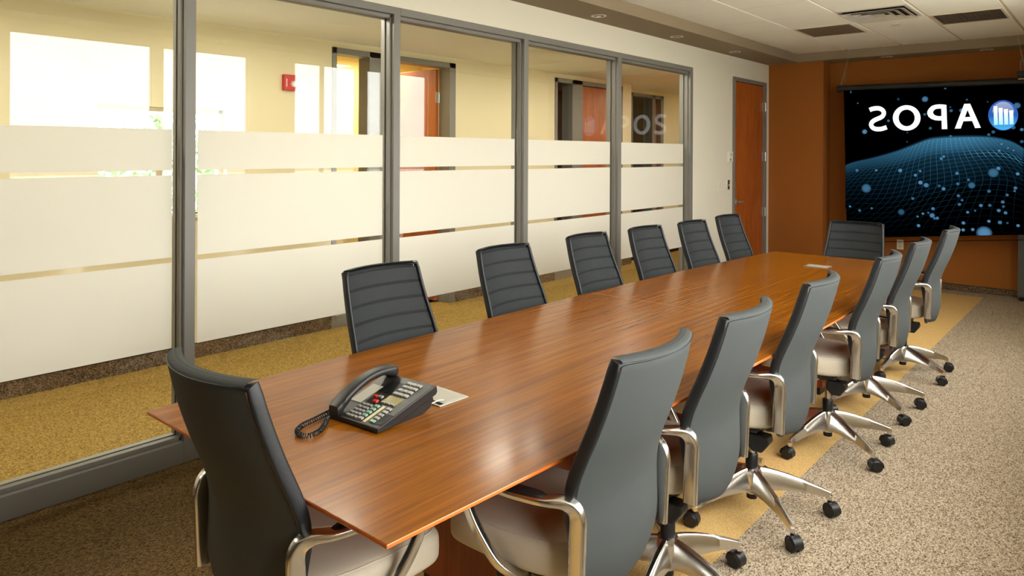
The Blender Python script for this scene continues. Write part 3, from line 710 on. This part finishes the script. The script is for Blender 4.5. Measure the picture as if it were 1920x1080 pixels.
colmesh('dot_pattern', V, Fc, Cc, sheet)
# lettering, reversed as in the picture: S O P A
def ribbon(Lp, Rp):
    V = [L3(y, z, .006) for y, z in Lp]+[L3(y, z, .006) for y, z in Rp]; n = len(Lp)
    return V, [(i, i+1, n+i+1, n+i) for i in range(n-1)]
def white(V): return [(1, 1, 1)]*len(V)
v, fcs = ribbon(S_L, S_R); colmesh('letter', v, fcs, white(v), sheet)
v, fcs = ribbon(O_L, O_R); colmesh('letter', v, fcs, white(v), sheet)
v, fcs = ribbon(P_L, P_R); b = len(v); v = v+[L3(y, z, .0062) for y, z in P_STEM]; fcs.append((b, b+1, b+2, b+3)); colmesh('letter', v, fcs, white(v), sheet)
v = []; fcs = []
for poly in A_POLYS:
    b = len(v); v += [L3(y, z, .006) for y, z in poly]; fcs.append(tuple(range(b, b+len(poly))))
colmesh('letter', v, fcs, white(v), sheet)
lc = LC; zs = [p[1] for p in LOGO]; zmid = (max(zs)+min(zs))/2; zr = (max(zs)-min(zs))/2
def lcol(z, f=0):
    t = (z-zmid)/zr
    lo = (.06, .42, .80); mid = (.02, .10, .42); hi = (.05, .12, .48)
    if t < 0: k = -t; return tuple(mid[i]+(lo[i]-mid[i])*min(1, k*1.1) for i in range(3))
    return tuple(mid[i]+(hi[i]-mid[i])*t for i in range(3))
V = []; Fc = []; Cc = []; N = len(LOGO)
for rr in (0, .25, .5, .75, .93, 1.0):
    for y, z in LOGO:
        yy, zz = lc[0]+(y-lc[0])*rr, zmid+(z-zmid)*rr; V.append(L3(yy, zz, .0055)); c = lcol(zz); Cc.append(c if rr < .95 else (.03, .12, .45))
for a in range(5):
    for j in range(N): Fc.append((a*N+j, a*N+(j+1) % N, (a+1)*N+(j+1) % N, (a+1)*N+j))
lg = colmesh('logo_disc', V, Fc, Cc, sheet)
V = [L3(y, z, .0059) for y, z in GLOSS]; Cc = [tuple(.12+.24*max(0, (z-zmid)/zr) + d for d in (.0, .06, .26)) for y, z in GLOSS]
colmesh('logo_gloss', V, [tuple(range(len(V)))], Cc, sheet)
for poly in BARS:
    V = [L3(y, z, .0066) for y, z in poly]; Cc = [(1, 1, 1), (1, 1, 1), (.42, .78, .95), (.42, .78, .95)]
    colmesh('logo_bar', V, [(0, 1, 2, 3)], Cc, sheet)

# ================================================================== table
TX0, TX1, TSEAM = .933, 5.825, 3.385
TZ = .74
def yr(x):
    return smooth_interp([(.933, 1.129), (1.8, 1.098), (2.6, 1.066), (3.44, 1.052), (4.3, 1.062), (5.1, 1.082), (5.9, 1.112)], x)
def yl(x):
    return smooth_interp([(.933, 2.263), (1.3, 2.290), (1.8, 2.306), (2.6, 2.316), (3.44, 2.312), (4.3, 2.288), (5.1, 2.240), (5.9, 2.178)], x)
tb = empty('conference_table', ((TX0+TX1)/2, 1.68, 0))
tag(tb, 'long boat shaped walnut veneer conference table with orange edge', 'table')
TO = Vector(tb.location)
def half(x0, x1, near):
    m = MB(); n = 26; secs = []
    for k in range(n+1):
        x = x0+(x1-x0)*k/n; a, b = yr(x), yl(x)
        secs.append((x, a, b))
    ch = .05
    V = []
    for x, a, b in secs:
        xi = min(max(x, TX0+ch), TX1-ch)
        V += [(x, a, TZ), (x, b, TZ), (x, b, TZ-.010), (xi, b-ch, TZ-.032), (xi, a+ch, TZ-.032), (x, a, TZ-.010)]
    V = [Vector(v)-TO for v in V]
    F0 = []; F1 = []; F2 = []
    for i in range(n):
        o, p = i*6, (i+1)*6
        F0.append((o, p, p+1, o+1))
        F1 += [(o+1, p+1, p+2, o+2), (o+5, p+5, p, o)]
        F2 += [(o+2, p+2, p+3, o+3), (o+3, p+3, p+4, o+4), (o+4, p+4, p+5, o+5)]
    F1 += [(0, 1, 2, 5), (n*6, n*6+5, n*6+2, n*6+1)]
    F2 += [(5, 2, 3, 4), (n*6+5, n*6+4, n*6+3, n*6+2)]
    m.add(V, F0, 0); base = 0
    for fl, mi in ((F1, 1), (F2, 1)):
        for f in fl: m.f.append(f); m.mi.append(mi)
    return m
for x0, x1 in ((TX0, TSEAM-.0009), (TSEAM+.0009, TX1)):
    o = half(x0, x1, True).build('table_top', [M['table'], M['edge']], tb, bevel=.0025)
MB().box(TSEAM-.0009-TO.x, TSEAM+.0009-TO.x, yr(TSEAM)-TO.y+.003, yl(TSEAM)-TO.y-.003, TZ-.012, TZ-.0006).build('seam_strip', M['edge'], tb)
for x0, x1 in ((1.72, 2.12), (3.16, 3.57), (4.72, 5.12)):
    p = MB().box(x0-TO.x, x1-TO.x, 1.46-1.68, 1.92-1.68, .05, TZ-.032).build('pedestal', M['pedestal'], tb, bevel=.003)
    MB().box(x0-TO.x+.02, x1-TO.x-.02, 1.48-1.68, 1.90-1.68, 0, .05).build('plinth', M['black'], p)

# data ports set into the table top
def port(name, x0, x1, y0, y1, label, opened, sk=0.0):
    cx, cy = (x0+x1)/2, (y0+y1)/2
    o = empty(name, (cx, cy, TZ), sk); tag(o, label, 'data port', 'table data ports')
    hx, hy = (x1-x0)/2, (y1-y0)/2; b = .008
    m = MB()
    m.box(-hx, hx, -hy, -hy+b, .0003, .004); m.box(-hx, hx, hy-b, hy, .0003, .004); m.box(-hx, -hx+b, -hy+b, hy-b, .0003, .004); m.box(hx-b, hx, -hy+b, hy-b, .0003, .004)
    m.build('bezel', M['silver'], o, bevel=.001)
    MB().box(-hx+b, hx-b, -hy+b, hy-b, .0003, .0012).build('well', M['dark'], o)
    x_l = -hx+b+(.016 if opened else .002)
    lid = MB().box(x_l, hx-b-.002, -hy+b+.002, hy-b-.002, .0014, .0045)
    lid.build('lid', M['silver_lid'], o, bevel=.001)
    return o
port('table_data_port', 1.546, 1.671, 1.614, 1.766, 'silver data port with slot open beside the black phone', True, R(-2))
port('table_data_port', 5.185, 5.300, 1.578, 1.735, 'closed silver data port at the far end of the table', False)

# white line cord between port and phone
m = MB(); m.tube(crom([(1.585, 1.643, TZ+.006), (1.56, 1.638, TZ+.013), (1.53, 1.633, TZ+.014), (1.492, 1.628, TZ+.016)], 6), .0022, 8)
tag(m.build('phone_line_cord', M['white'], smooth=60), 'thin white cord running from the data port to the phone', 'cord')

# ---------------------------------------------------------------- desk phone
ph = empty('desk_phone', (1.278, 1.587, TZ), R(-90+4)); tag(ph, 'black office desk phone with handset and coiled cord', 'phone')
# local x runs to the phone's right (0 = right edge, negative = left), y to its back
PWd = .216
TILT = math.atan2(.060, .235)
PT = Matrix.Translation((0, 0, .018)) @ Matrix.Rotation(TILT, 4, 'X')
side = [(0, .004), (0, .017), (.003, .0185), (.235, .078), (.243, .073), (.246, .058), (.240, .050), (.055, .003)]
body = MB().prism(side, 0, -PWd, 0).build('body', M['phone'], ph, bevel=.003)
MB().prism([(.075, .0), (.09, .012), (.236, .049), (.240, .03), (.226, .010), (.195, .0)], 0, -PWd+.016, -.012).build('foot_wedge', M['phone'], ph, bevel=.002)
def P2(a, b): return (-a*.165, .003+b*.238)
def key(name, a, b, w, d, mat, h=.004, par=body):
    x, y = P2(a, b); m = MB()
    pts = [Vector((sx*w/2, sy*d/2, 0)) for sx, sy in ((-1, -1), (1, -1), (1, 1), (-1, 1))]
    top = [Vector((v.x*.86, v.y*.82, h)) for v in pts]
    T = PT @ Matrix.Translation((x, y, .0002))
    m.loft([[T @ v for v in pts], [T @ v for v in top]])
    o = m.build(name, mat, par)
    lab = {'grey_keys': 'grey key', 'green_keys': 'green key', 'red_keys': 'red key', 'label_paper': 'cream paper strip', 'lcd_screen': 'greenish display window'}.get(mat.name)
    if lab: o['label'] = lab
    return o
for i in range(4):
    for j in range(3):
        key('memory_key', .275+.125*j, .655+.083*i, .0185, .013, M['key'])
key('display', .42, .515, .062, .040, M['lcd'], .0016)
for j in range(3): key('soft_key', .30+.115*j, .432, .015, .006, M['key'])
key('release_key', .835, .505, .013, .011, M['keyred']); key('hold_key', .71, .415, .019, .012, M['keyred'])
key('volume_key', .72, .515, .018, .011, M['key'])
for i in range(5):
    for j in range(3): key('dial_key', .675+.095*j, .055+.064*i, .0125, .009, M['key'])
for i in range(5): key('line_key', .545, .06+.068*i, .019, .011, M['keygreen'] if i else M['key'])
key('label_strip', .41, .20, .011, .085, M['paper'], .0012)
for i in range(5): key('line_key', .25, .07+.068*i, .019, .011, M['key'] if i else M['keygreen'])
m = MB()
for k in range(14):
    x, y = P2(.10, .05+.016*k); T = PT @ Matrix.Translation((x, y, 0)); m.box(-.016, .016, -.001, .001, 0, .0012, 0, T)
m.build('speaker_grille', M['black'], body)
m = MB()
for k in range(16):
    x, y = P2(.76, .62+.017*k); T = PT @ Matrix.Translation((x, y, 0)); m.box(-.03, .03, -.0011, .0011, 0, .0010, 0, T)
m.build('ringer_grille', M['black'], body)
m = MB(); T = PT @ Matrix.Translation((-.180, .125, 0)); m.box(-.022, .022, -.048, .048, 0, .0012, 0, T); m.build('directory_card', M['paper_grey'], body)
# handset: arched bar with deeper ends
rings = []
for k in range(25):
    t = k/24; y = -.004+.246*t
    arch = .030*math.sin(PI*t)**.9
    zc = .018+.255*y+.016+arch
    endk = abs(2*t-1)
    th = .012+.010*max(0, endk-.55)/.45
    zlow = th if endk < .6 else th+.004
    wdt = .022+.003*endk
    if k in (0, 24): wdt *= .8; th *= .7; zlow *= .8
    ring = []
    for j in range(16):
        an = 2*PI*j/16; cx, cz = math.cos(an), math.sin(an)
        ex = math.copysign(abs(cx)**.55, cx); ez = math.copysign(abs(cz)**.55, cz)
        ring.append(Vector((-.186+wdt*ex, y, zc+(.011 if ez > 0 else zlow)*ez)))
    rings.append(ring)
MB().loft(rings).build('handset', M['phone'], ph, smooth=45)
# coiled cord
path = crom([(x, y, TZ+.009) for x, y in CORD], 10)
path[0].z = TZ+.028; path[1].z = TZ+.024; path[2].z = TZ+.02; path[3].z = TZ+.016; path[4].z = TZ+.012
coil = []; turns = 48; NP = turns*8
Ls = [0]
for a, b in zip(path, path[1:]): Ls.append(Ls[-1]+(b-a).length)
def along(s):
    s *= Ls[-1]
    for i in range(len(path)-1):
        if s <= Ls[i+1]: return path[i].lerp(path[i+1], (s-Ls[i])/max(1e-9, Ls[i+1]-Ls[i])), (path[i+1]-path[i]).normalized()
    return path[-1], (path[-1]-path[-2]).normalized()
for k in range(NP+1):
    s = k/NP; p, t = along(s); u = Vector((0, 0, 1)); v = t.cross(u).normalized(); u = v.cross(t)
    an = 2*PI*k/8; coil.append(p+(u*math.cos(an)+v*math.sin(an))*.0066)
MI = Matrix.Rotation(-R(-90+4), 4, 'Z') @ Matrix.Translation(-Vector((1.278, 1.587, TZ)))
m = MB(); m.tube([MI @ p for p in coil], .0017, 5); m.build('coiled_cord', M['black'], ph, smooth=60)

# ================================================================== chairs
# local frame: the sitter looks along +y, base centre at the origin
PROF = [(.392, -.166), (.42, -.174), (.50, -.178), (.58, -.174), (.64, -.172), (.70, -.183), (.76, -.204), (.82, -.229), (.90, -.258), (.97, -.279), (1.021, -.292)]
WID = [(.392, .105), (.402, .140), (.418, .170), (.445, .196), (.485, .211), (.52, .215), (.58, .219), (.65, .223), (.72, .222), (.80, .216), (.90, .207), (1.021, .197)]
CUP = [(.392, .034), (.48, .045), (.65, .05), (.85, .052), (1.021, .050)]
TH = .034
def th(z): return smooth_interp([(.29, .018), (.55, .020), (.72, .034), (1.04, .034)], z)
def back_pt(z, u, off=0.0, dz=0.0):
    """Point of the back shell: u in -1..1 across, off moves toward the sitter."""
    w = smooth_interp(WID, z); y = smooth_interp(PROF, z); c = smooth_interp(CUP, z)
    return Vector((w*u, y-c*(1-u*u)+off, z+dz))
def make_chair():
    root = empty('office_chair')
    NZ, NU = 34, 18
    zs = [.392+(1.021-.392)*(k/(NZ-1))**1.25 for k in range(NZ)]
    # rear cover: wraps over the top edge
    m = MB(); rows = []
    for z in zs: rows.append([back_pt(z, -.985+1.97*j/NU) for j in range(NU+1)])
    for k in range(1, 7):
        a = PI*.62*k/6
        rows.append([back_pt(1.021, -.985+1.97*j/NU, TH*.80*(1-math.cos(a)), .013*math.sin(a)) for j in range(NU+1)])
    inner = [[p+Vector((0, .003, 0)) for p in r] for r in rows]
    n = NU+1
    m.loft(rows, False, closed=False)
    m.build('back_cover', M['back'], root, smooth=60)
    # side and top rim: soft tube, thick toward the sitter
    m = MB(); edge = [(z, -1) for z in zs]+[(1.021, -1+2*j/NU) for j in range(1, NU)]+[(z, 1) for z in zs[::-1]]
    rings = []
    for z, u in edge:
        p = back_pt(z, u, th(z)*.5)
        rings.append(p)
    R_ = []
    for i, p in enumerate(rings):
        a = rings[max(i-1, 0)]; b = rings[min(i+1, len(rings)-1)]; t = (b-a).normalized()
        u2 = Vector((0, 1, 0)); u2 = (u2-t*u2.dot(t)).normalized(); v2 = t.cross(u2)
        R_.append([p+u2*(th(edge[i][0])*.52)*math.copysign(abs(math.cos(q))**.7, math.cos(q))+v2*(.0085 if abs(edge[i][1]) == 1 else .004)*math.copysign(abs(math.sin(q))**.7, math.sin(q)) for q in [2*PI*k/12 for k in range(12)]])
    m.loft(R_); m.build('back_rim', M['rim'], root, smooth=60)
    # front mesh panel with sewn ribs
    m = MB(); rows = []; NZ2 = 112
    for k in range(NZ2):
        z = .44+(1.010-.44)*k/(NZ2-1)
        ph_ = ((1.010-z)/.0665) % 1.0
        rib = -.004*math.exp(-((min(ph_, 1-ph_))/.075)**2)
        rows.append([back_pt(z, -.95+1.9*j/NU, th(z)*.80+rib+.003*(1-(-.95+1.9*j/NU)**2)) for j in range(NU+1)])
    m.loft(rows, False, closed=False)
    for q in range(len(m.f)):
        zc = .44+(1.010-.44)*(q//NU+.5)/(NZ2-1); pq = ((1.010-zc)/.0665) % 1.0
        if min(pq, 1-pq) < .055: m.mi[q] = 1
    m.build('front_panel', [M['front'], M['dark']], root, smooth=70)
    # seat cushion
    def sup(a, b, c, e1, e2, nu=28, nv=40, sag=True):
        rings = []
        for i in range(nu+1):
            ph2 = -PI/2+PI*i/nu; cp, sp = math.cos(ph2), math.sin(ph2)
            cr_ = abs(cp)**e1; sz = math.copysign(abs(sp)**e1, sp)
            ring = []
            for j in range(nv):
                th = 2*PI*j/nv; ct, st = math.cos(th), math.sin(th)
                x = a*cr_*math.copysign(abs(ct)**e2, ct); y = b*cr_*math.copysign(abs(st)**e2, st); z = c*sz
                ring.append(Vector((x, y, z)))
            rings.append(ring)
        return rings
    rr = sup(.222, .235, .058, .42, .5)
    for ring in rr:
        for v in ring:
            fy = v.y
            if fy > .08: v.z -= .030*((fy-.08)/.165)**2
            if v.z > .0 and abs(v.x) < .2: v.z += -.008*math.exp(-((v.y+.02)/.12)**2)*(1-(v.x/.2)**2)
            v.x *= 1-.12*max(0, -(v.y)/.245)
            v.y += .085; v.z += .463
    m = MB().loft(rr); seat = m.build('seat', M['seat'], root, smooth=60)
    m = MB(); loop = [v+Vector((0, 0, .0005)) for v in rr[19]]+[rr[19][0]+Vector((0, 0, .0005))]; m.tube(loop, .0022, 5, cap=False); m.build('piping', M['seat'], seat)
    MB().box(-.17, .17, -.08, .22, .394, .412).build('seat_pan', M['black'], root, bevel=.006)
    # under-seat mechanism and its control boxes
    m = MB(); m.box(-.05, .05, -.06, .12, .35, .396); m.build('tilt_mechanism', M['black'], root, bevel=.012)
    for sx, y in ((-1, -.075), (-1, .085), (1, .085)):
        k = MB(); k.prism([(y-.045, .388), (y-.05, .36), (y-.02, .318), (y+.02, .318), (y+.045, .345), (y+.04, .388)], 0, sx*.165, sx*.105); k.build('control_paddle', M['black'], root, bevel=.006)
    # arms
    for s in (-1, 1):
        P = [(.224, -.181, .440), (.225, -.183, .50), (.226, -.186, .58), (.228, -.188, .628), (.234, -.178, .655), (.247, -.155, .667), (.268, -.120, .668), (.278, -.075, .667), (.282, 0, .664), (.281, .09, .662), (.279, .125, .658), (.276, .146, .642), (.272, .150, .61), (.267, .130, .55), (.258, .092, .49), (.244, .052, .44), (.210, .02, .408), (.17, .01, .398)]
        IN = [(0, .022), (2, .022), (3, .021), (4, .019), (5, .0125), (6, .0095), (10, .009), (12, .012), (13, .014), (15, .013), (17, .009)]
        OUT = [(0, .010), (3, .011), (4, .0145), (5, .019), (6, .021), (9, .020), (11, .015), (12, .011), (13, .0105), (17, .014)]
        path = crom([(s*x, y, z) for x, y, z in P], 4); rings = []
        for i, p in enumerate(path):
            a = path[max(i-1, 0)]; b = path[min(i+1, len(path)-1)]; t = (b-a).normalized()
            out_ = Vector((s, 0, 0)); out_ = (out_-t*out_.dot(t)).normalized(); inn = t.cross(out_)
            q = i/4; wi, wo = interp(IN, q), interp(OUT, q)
            rings.append([p+inn*wi*math.copysign(abs(math.cos(an))**.38, math.cos(an))+out_*wo*math.copysign(abs(math.sin(an))**.38, math.sin(an)) for an in [2*PI*(k+.5)/16 for k in range(16)]])
        arm = MB().loft(rings).build('armrest', M['chrome'], root, smooth=50)
        rings = []
        for k in range(15):
            t = k/14; y = -.118+.255*t; e = 1-abs(2*t-1)**8; x = .277+.006*math.sin(PI*t)-.010*(1-t)**3; z = .6715+(.662-.668)*t
            rings.append([Vector((s*x+.0205*(.55+.45*e)*math.copysign(abs(math.cos(an))**.6, math.cos(an)), y, z+.002+.0125*(.35+.65*e)*max(-.35, math.copysign(abs(math.sin(an))**.7, math.sin(an))))) for an in [2*PI*q/14 for q in range(14)]])
        MB().loft(rings).build('arm_pad', M['pad'], arm, smooth=50)
    # column and base
    MB().lathe([(.0135, .185), (.0135, .35)], 16).build('gas_column', M['chrome'], root, smooth=40)
    MB().lathe([(.026, .186), (.026, .240), (.022, .246), (.014, .247)], 20).build('column_sleeve', M['black'], root, smooth=40)
    MB().lathe([(.024, .074), (.028, .076), (.036, .112), (.041, .135), (.043, .165), (.036, .186), (.02, .188)], 24).build('base_hub', M['chrome'], root, smooth=40)
    MB().lathe([(.021, .052), (.022, .053), (.022, .074)], 18).build('hub_cap', M['black'], root, smooth=40)
    legm = MB(); rings = []
    for k in range(13):
        t = k/12; x = .03+.292*t
        zt_ = .186-.086*t**1.45; hgt = .078*(1-t)**1.2+.026; wd = .021-.007*t
        if k == 12: hgt *= .95; wd *= .75
        rings.append([Vector((x, wd*cy, zt_-hgt/2+hgt/2*cz)) for cy, cz in ((-1, -.9), (-.55, -1), (.55, -1), (1, -.9), (.75, .75), (.35, 1), (-.35, 1), (-.75, .75))])
    legm.loft(rings); legm.lathe([(.011, .066), (.012, .085)], 12, Matrix.Translation((.318, 0, 0)))
    cm = MB()
    for s in (-1, 1):
        cm.lathe([(.004, 0), (.022, 0), (.0255, .003), (.0255, .016), (.022, .019), (.004, .019)], 22, Matrix.Translation((-.012, s*.003 if s > 0 else -.003, .0256)) @ Matrix.Rotation(R(-90*s), 4, 'X'))
    hood = []
    for k in range(13):
        an = R(-25)+R(215)*k/12
        hood.append([Vector((-.012+r*math.cos(an), y, .0256+r*math.sin(an))) for r, y in ((.0265, -.020), (.0300, -.0185), (.0300, .0185), (.0265, .020))])
    cm.loft(hood); cm.lathe([(.008, .05), (.006, .07)], 10)
    leg0 = None
    for k in range(5):
        if leg0 is None:
            leg0 = legm.build('base_leg', M['chrome'], root, smooth=40); cas = cm.build('caster', M['black'], leg0, smooth=40)
            leg = leg0; c = cas
        else:
            leg = leg0.copy(); COL.objects.link(leg); leg.parent = root
            c = cas.copy(); COL.objects.link(c); c.parent = leg
        leg.rotation_euler = (0, 0, 2*PI*k/5); c.location = (.318, 0, 0); c.rotation_euler = (0, 0, R(random.uniform(0, 360)))
    names = {'seat': 'oatmeal fabric seat cushion', 'armrest': 'polished aluminium arm loop', 'arm_pad': 'black arm pad', 'back_cover': 'charcoal knit back cover',
             'front_panel': 'black ribbed mesh front', 'base_leg': 'polished aluminium star base leg', 'caster': 'black hooded caster', 'gas_column': 'polished gas column', 'base_hub': 'polished aluminium base hub'}
    for o in [c for c in D.objects if c.parent and (c.parent == root or c.parent.parent == root)]:
        nm = o.name.split('.')[0]
        if nm in names: o['label'] = names[nm]
    return root
proto = make_chair()
def children(o): return [c for c in D.objects if c.parent == o]
def dup(src, parent=None):
    c = src.copy(); COL.objects.link(c)
    if parent: c.parent = parent
    for ch in children(src): dup(ch, c)
    return c
tree = proto
CH = [  # x, y, heading, base angle in the room, label, group, drop
    (1.672, 1.222, 2, -26, 'grey knit chair nearest the phone, in the row seen from behind', 'A', 0),
    (2.277, 1.225, 3, -26, 'second grey knit chair from the phone end, in the row seen from behind', 'A', 0),
    (3.022, 1.225, 3, -58, 'third grey knit chair from the phone end, in the row seen from behind', 'A', 0),
    (3.951, 1.194, 3, -52, 'fourth grey knit chair from the phone end, in the row seen from behind', 'A', 0),
    (4.730, 1.205, 3, -59, 'fifth grey knit chair from the phone end, in the row seen from behind', 'A', 0),
    (5.640, 1.200, 3, -47, 'last grey knit chair of the row seen from behind, under the screen', 'A', 0),
    (2.030, 2.222, 180, 20, 'black mesh chair facing us, nearest the phone along the glass partition', 'B', 0),
    (2.893, 2.264, 180, 47, 'second black mesh chair from the phone along the glass partition', 'B', 0),
    (3.671, 2.263, 180, -26, 'third black mesh chair from the phone along the glass partition', 'B', 0),
    (4.306, 2.222, 180, -26, 'fourth black mesh chair from the phone along the glass partition', 'B', 0),
    (4.908, 2.176, 180, -26, 'black mesh chair in front of the white wall between glass and door', 'B', 0),
    (5.584, 2.200, 180, 12, 'black mesh chair in front of the cherry wood door', 'B', 0),
    (1.092, 1.628, -91, 40, 'black backed chair at the near table end in front of the phone', 'C', 0),
    (5.985, 1.675, 90, 15, 'black mesh chair at the far table end below the screen', 'C', -.05),
]
GR = {'A': 'chairs along the table side seen from behind', 'B': 'chairs along the glass partition side of the table', 'C': 'chairs at the table ends'}
LOW = ('base_leg', 'base_hub', 'hub_cap', 'column_sleeve', 'gas_column')
for i, (x, y, rz, ba, lab, g, drop) in enumerate(CH):
    o = dup(proto)
    o.location = (x, y, 0); o.rotation_euler = (0, 0, R(rz))
    tag(o, lab, 'chair', GR[g])
    k = 0
    for c in children(o):
        nm = c.name.split('.')[0]
        if nm == 'base_leg':
            c.rotation_euler = (0, 0, R(ba-rz+72*k)); k += 1
            lw = R(ba+72*(k-1)); wx, wy = x+.318*math.cos(lw), y+.318*math.sin(lw)
            for q in children(c): q.rotation_euler = (0, 0, math.atan2(wy, wx)-PI/2+R(random.uniform(-60, 60))+(PI if random.random() < .5 else 0)-lw); q.scale = (1.08, 1.08, 1.08)
        elif nm not in LOW: c.location.z += drop
for o in [proto]+[c for c in D.objects if c.parent == proto]+[c for c in D.objects if c.parent and c.parent.parent == proto]:
    D.objects.remove(o)

# ================================================================== outside greenery seen through the corridor window
def shrub(x, y, h, lab):
    o = empty('garden_tree', (x, y, -.5)); tag(o, lab, 'tree', 'trees outside the corridor window')
    MB().lathe([(.06, 0), (.05, h*.6), (.02, h*.9)], 8).build('trunk', M['bark'], o)
    m = MB()
    for k in range(420):
        a = random.uniform(0, 2*PI); e = random.uniform(-1, 1); r = random.uniform(.3, 1)**.5
        c = Vector((h*.42*r*math.cos(a)*math.sqrt(1-e*e), h*.42*r*math.sin(a)*math.sqrt(1-e*e), h*.66+h*.36*r*e))
        q = Matrix.Rotation(random.uniform(0, 6), 3, 'X') @ Matrix.Rotation(random.uniform(0, 6), 3, 'Z')
        s = random.uniform(.05, .11)
        m.add([c+q @ Vector(v) for v in ((-s, 0, 0), (0, -s*.45, .01), (s, 0, 0), (0, s*.45, .01))], [(0, 1, 2, 3)])
    m.build('foliage', M['leaf'], o)
shrub(4.1, 9.6, 2.6, 'pale green tree outside the corridor window, beside the mullion')
shrub(6.1, 12.6, 2.9, 'pale green tree outside the corridor window, farther back')
shrub(4.6, 15.5, 3.1, 'low pale green tree outside the corridor window, nearest the cream wall')

# ================================================================== light
def area(name, loc, sx, sy, rot, power, col, portal=False):
    l = D.lights.new(name, 'AREA'); l.shape = 'RECTANGLE'; l.size = sx; l.size_y = sy; l.energy = power; l.color = col
    o = D.objects.new(name, l); COL.objects.link(o); o.location = loc; o.rotation_euler = rot
    if portal: l.cycles.is_portal = True
    return o
for a, b in wins:
    area('daylight_portal', ((a+b)/2, YR-.10, (ZW0+ZW1)/2), b-a, ZW1-ZW0, (R(90), 0, 0), 1, (1, 1, 1), True)
area('daylight_portal', ((CW[0]+CW[1])/2, YC+.16, (CW[2]+CW[3])/2), CW[1]-CW[0], CW[3]-CW[2], (R(-90), 0, 0), 1, (1, 1, 1), True)
area('office_lamp', (4.9, 6.0, 2.58), 1.0, .7, (0, 0, 0), 45, (1, .92, .78))

wd = D.worlds.new('overcast'); sc.world = wd; wd.use_nodes = True
nt = wd.node_tree; nt.nodes.clear()
out = nt.nodes.new('ShaderNodeOutputWorld'); bg = nt.nodes.new('ShaderNodeBackground')
tc = nt.nodes.new('ShaderNodeTexCoord'); sx = nt.nodes.new('ShaderNodeSeparateXYZ')
n = nt.nodes.new('ShaderNodeTexNoise'); n.inputs['Scale'].default_value = 3; n.inputs['Detail'].default_value = 5
nt.links.new(tc.outputs['Generated'], n.inputs['Vector']); nt.links.new(tc.outputs['Generated'], sx.inputs[0])
mr = nt.nodes.new('ShaderNodeMapRange'); mr.inputs[1].default_value = -.004; mr.inputs[2].default_value = .004; mr.inputs[3].default_value = 0; mr.inputs[4].default_value = 1
nt.links.new(sx.outputs[2], mr.inputs[0])
cl = nt.nodes.new('ShaderNodeMapRange'); cl.inputs[1].default_value = .3; cl.inputs[2].default_value = .7; cl.inputs[3].default_value = .88; cl.inputs[4].default_value = 1.08
nt.links.new(n.outputs['Fac'], cl.inputs[0])
mx = nt.nodes.new('ShaderNodeMix'); mx.data_type = 'RGBA'; mx.inputs[6].default_value = (.28, .28, .25, 1); mx.inputs[7].default_value = (1.0, .99, .97, 1)
nt.links.new(mr.outputs[0], mx.inputs['Factor'])
ml = nt.nodes.new('ShaderNodeVectorMath'); ml.operation = 'SCALE'
nt.links.new(mx.outputs[2], ml.inputs[0]); nt.links.new(cl.outputs[0], ml.inputs['Scale'])
nt.links.new(ml.outputs[0], bg.inputs[0]); bg.inputs[1].default_value = SKY
nt.links.new(bg.outputs[0], out.inputs[0])

# ================================================================== camera
F_PX, CY_PX, YAW, ROLL = 1344.5, 287.1, .7096, .0044
cam = D.cameras.new('camera'); co = D.objects.new('camera', cam); COL.objects.link(co)
fw = Vector((math.cos(YAW), math.sin(YAW), 0)); ri = Vector((math.sin(YAW), -math.cos(YAW), 0)); up = Vector((0, 0, 1))
r2 = ri*math.cos(ROLL)+up*math.sin(ROLL); u2 = up*math.cos(ROLL)-ri*math.sin(ROLL)
mw = Matrix((r2, u2, -fw)).transposed().to_4x4(); mw.translation = (0, 0, 1.53)
co.matrix_world = mw
cam.sensor_width = 36; cam.lens = F_PX/1920*36; cam.shift_y = (CY_PX-540)/1920; cam.clip_start = .02; cam.clip_end = 300
sc.camera = co
vs = sc.view_settings
vs.view_transform = 'Standard'; vs.look = 'None'; vs.exposure = EXPO; vs.gamma = 1; vs.use_curve_mapping = False
cy = sc.cycles
cy.use_denoising = True
cy.max_bounces = 10; cy.diffuse_bounces = 5; cy.glossy_bounces = 4; cy.transparent_max_bounces = 24; cy.transmission_bounces = 4
cy.sample_clamp_indirect = 6; cy.caustics_reflective = False; cy.caustics_refractive = False
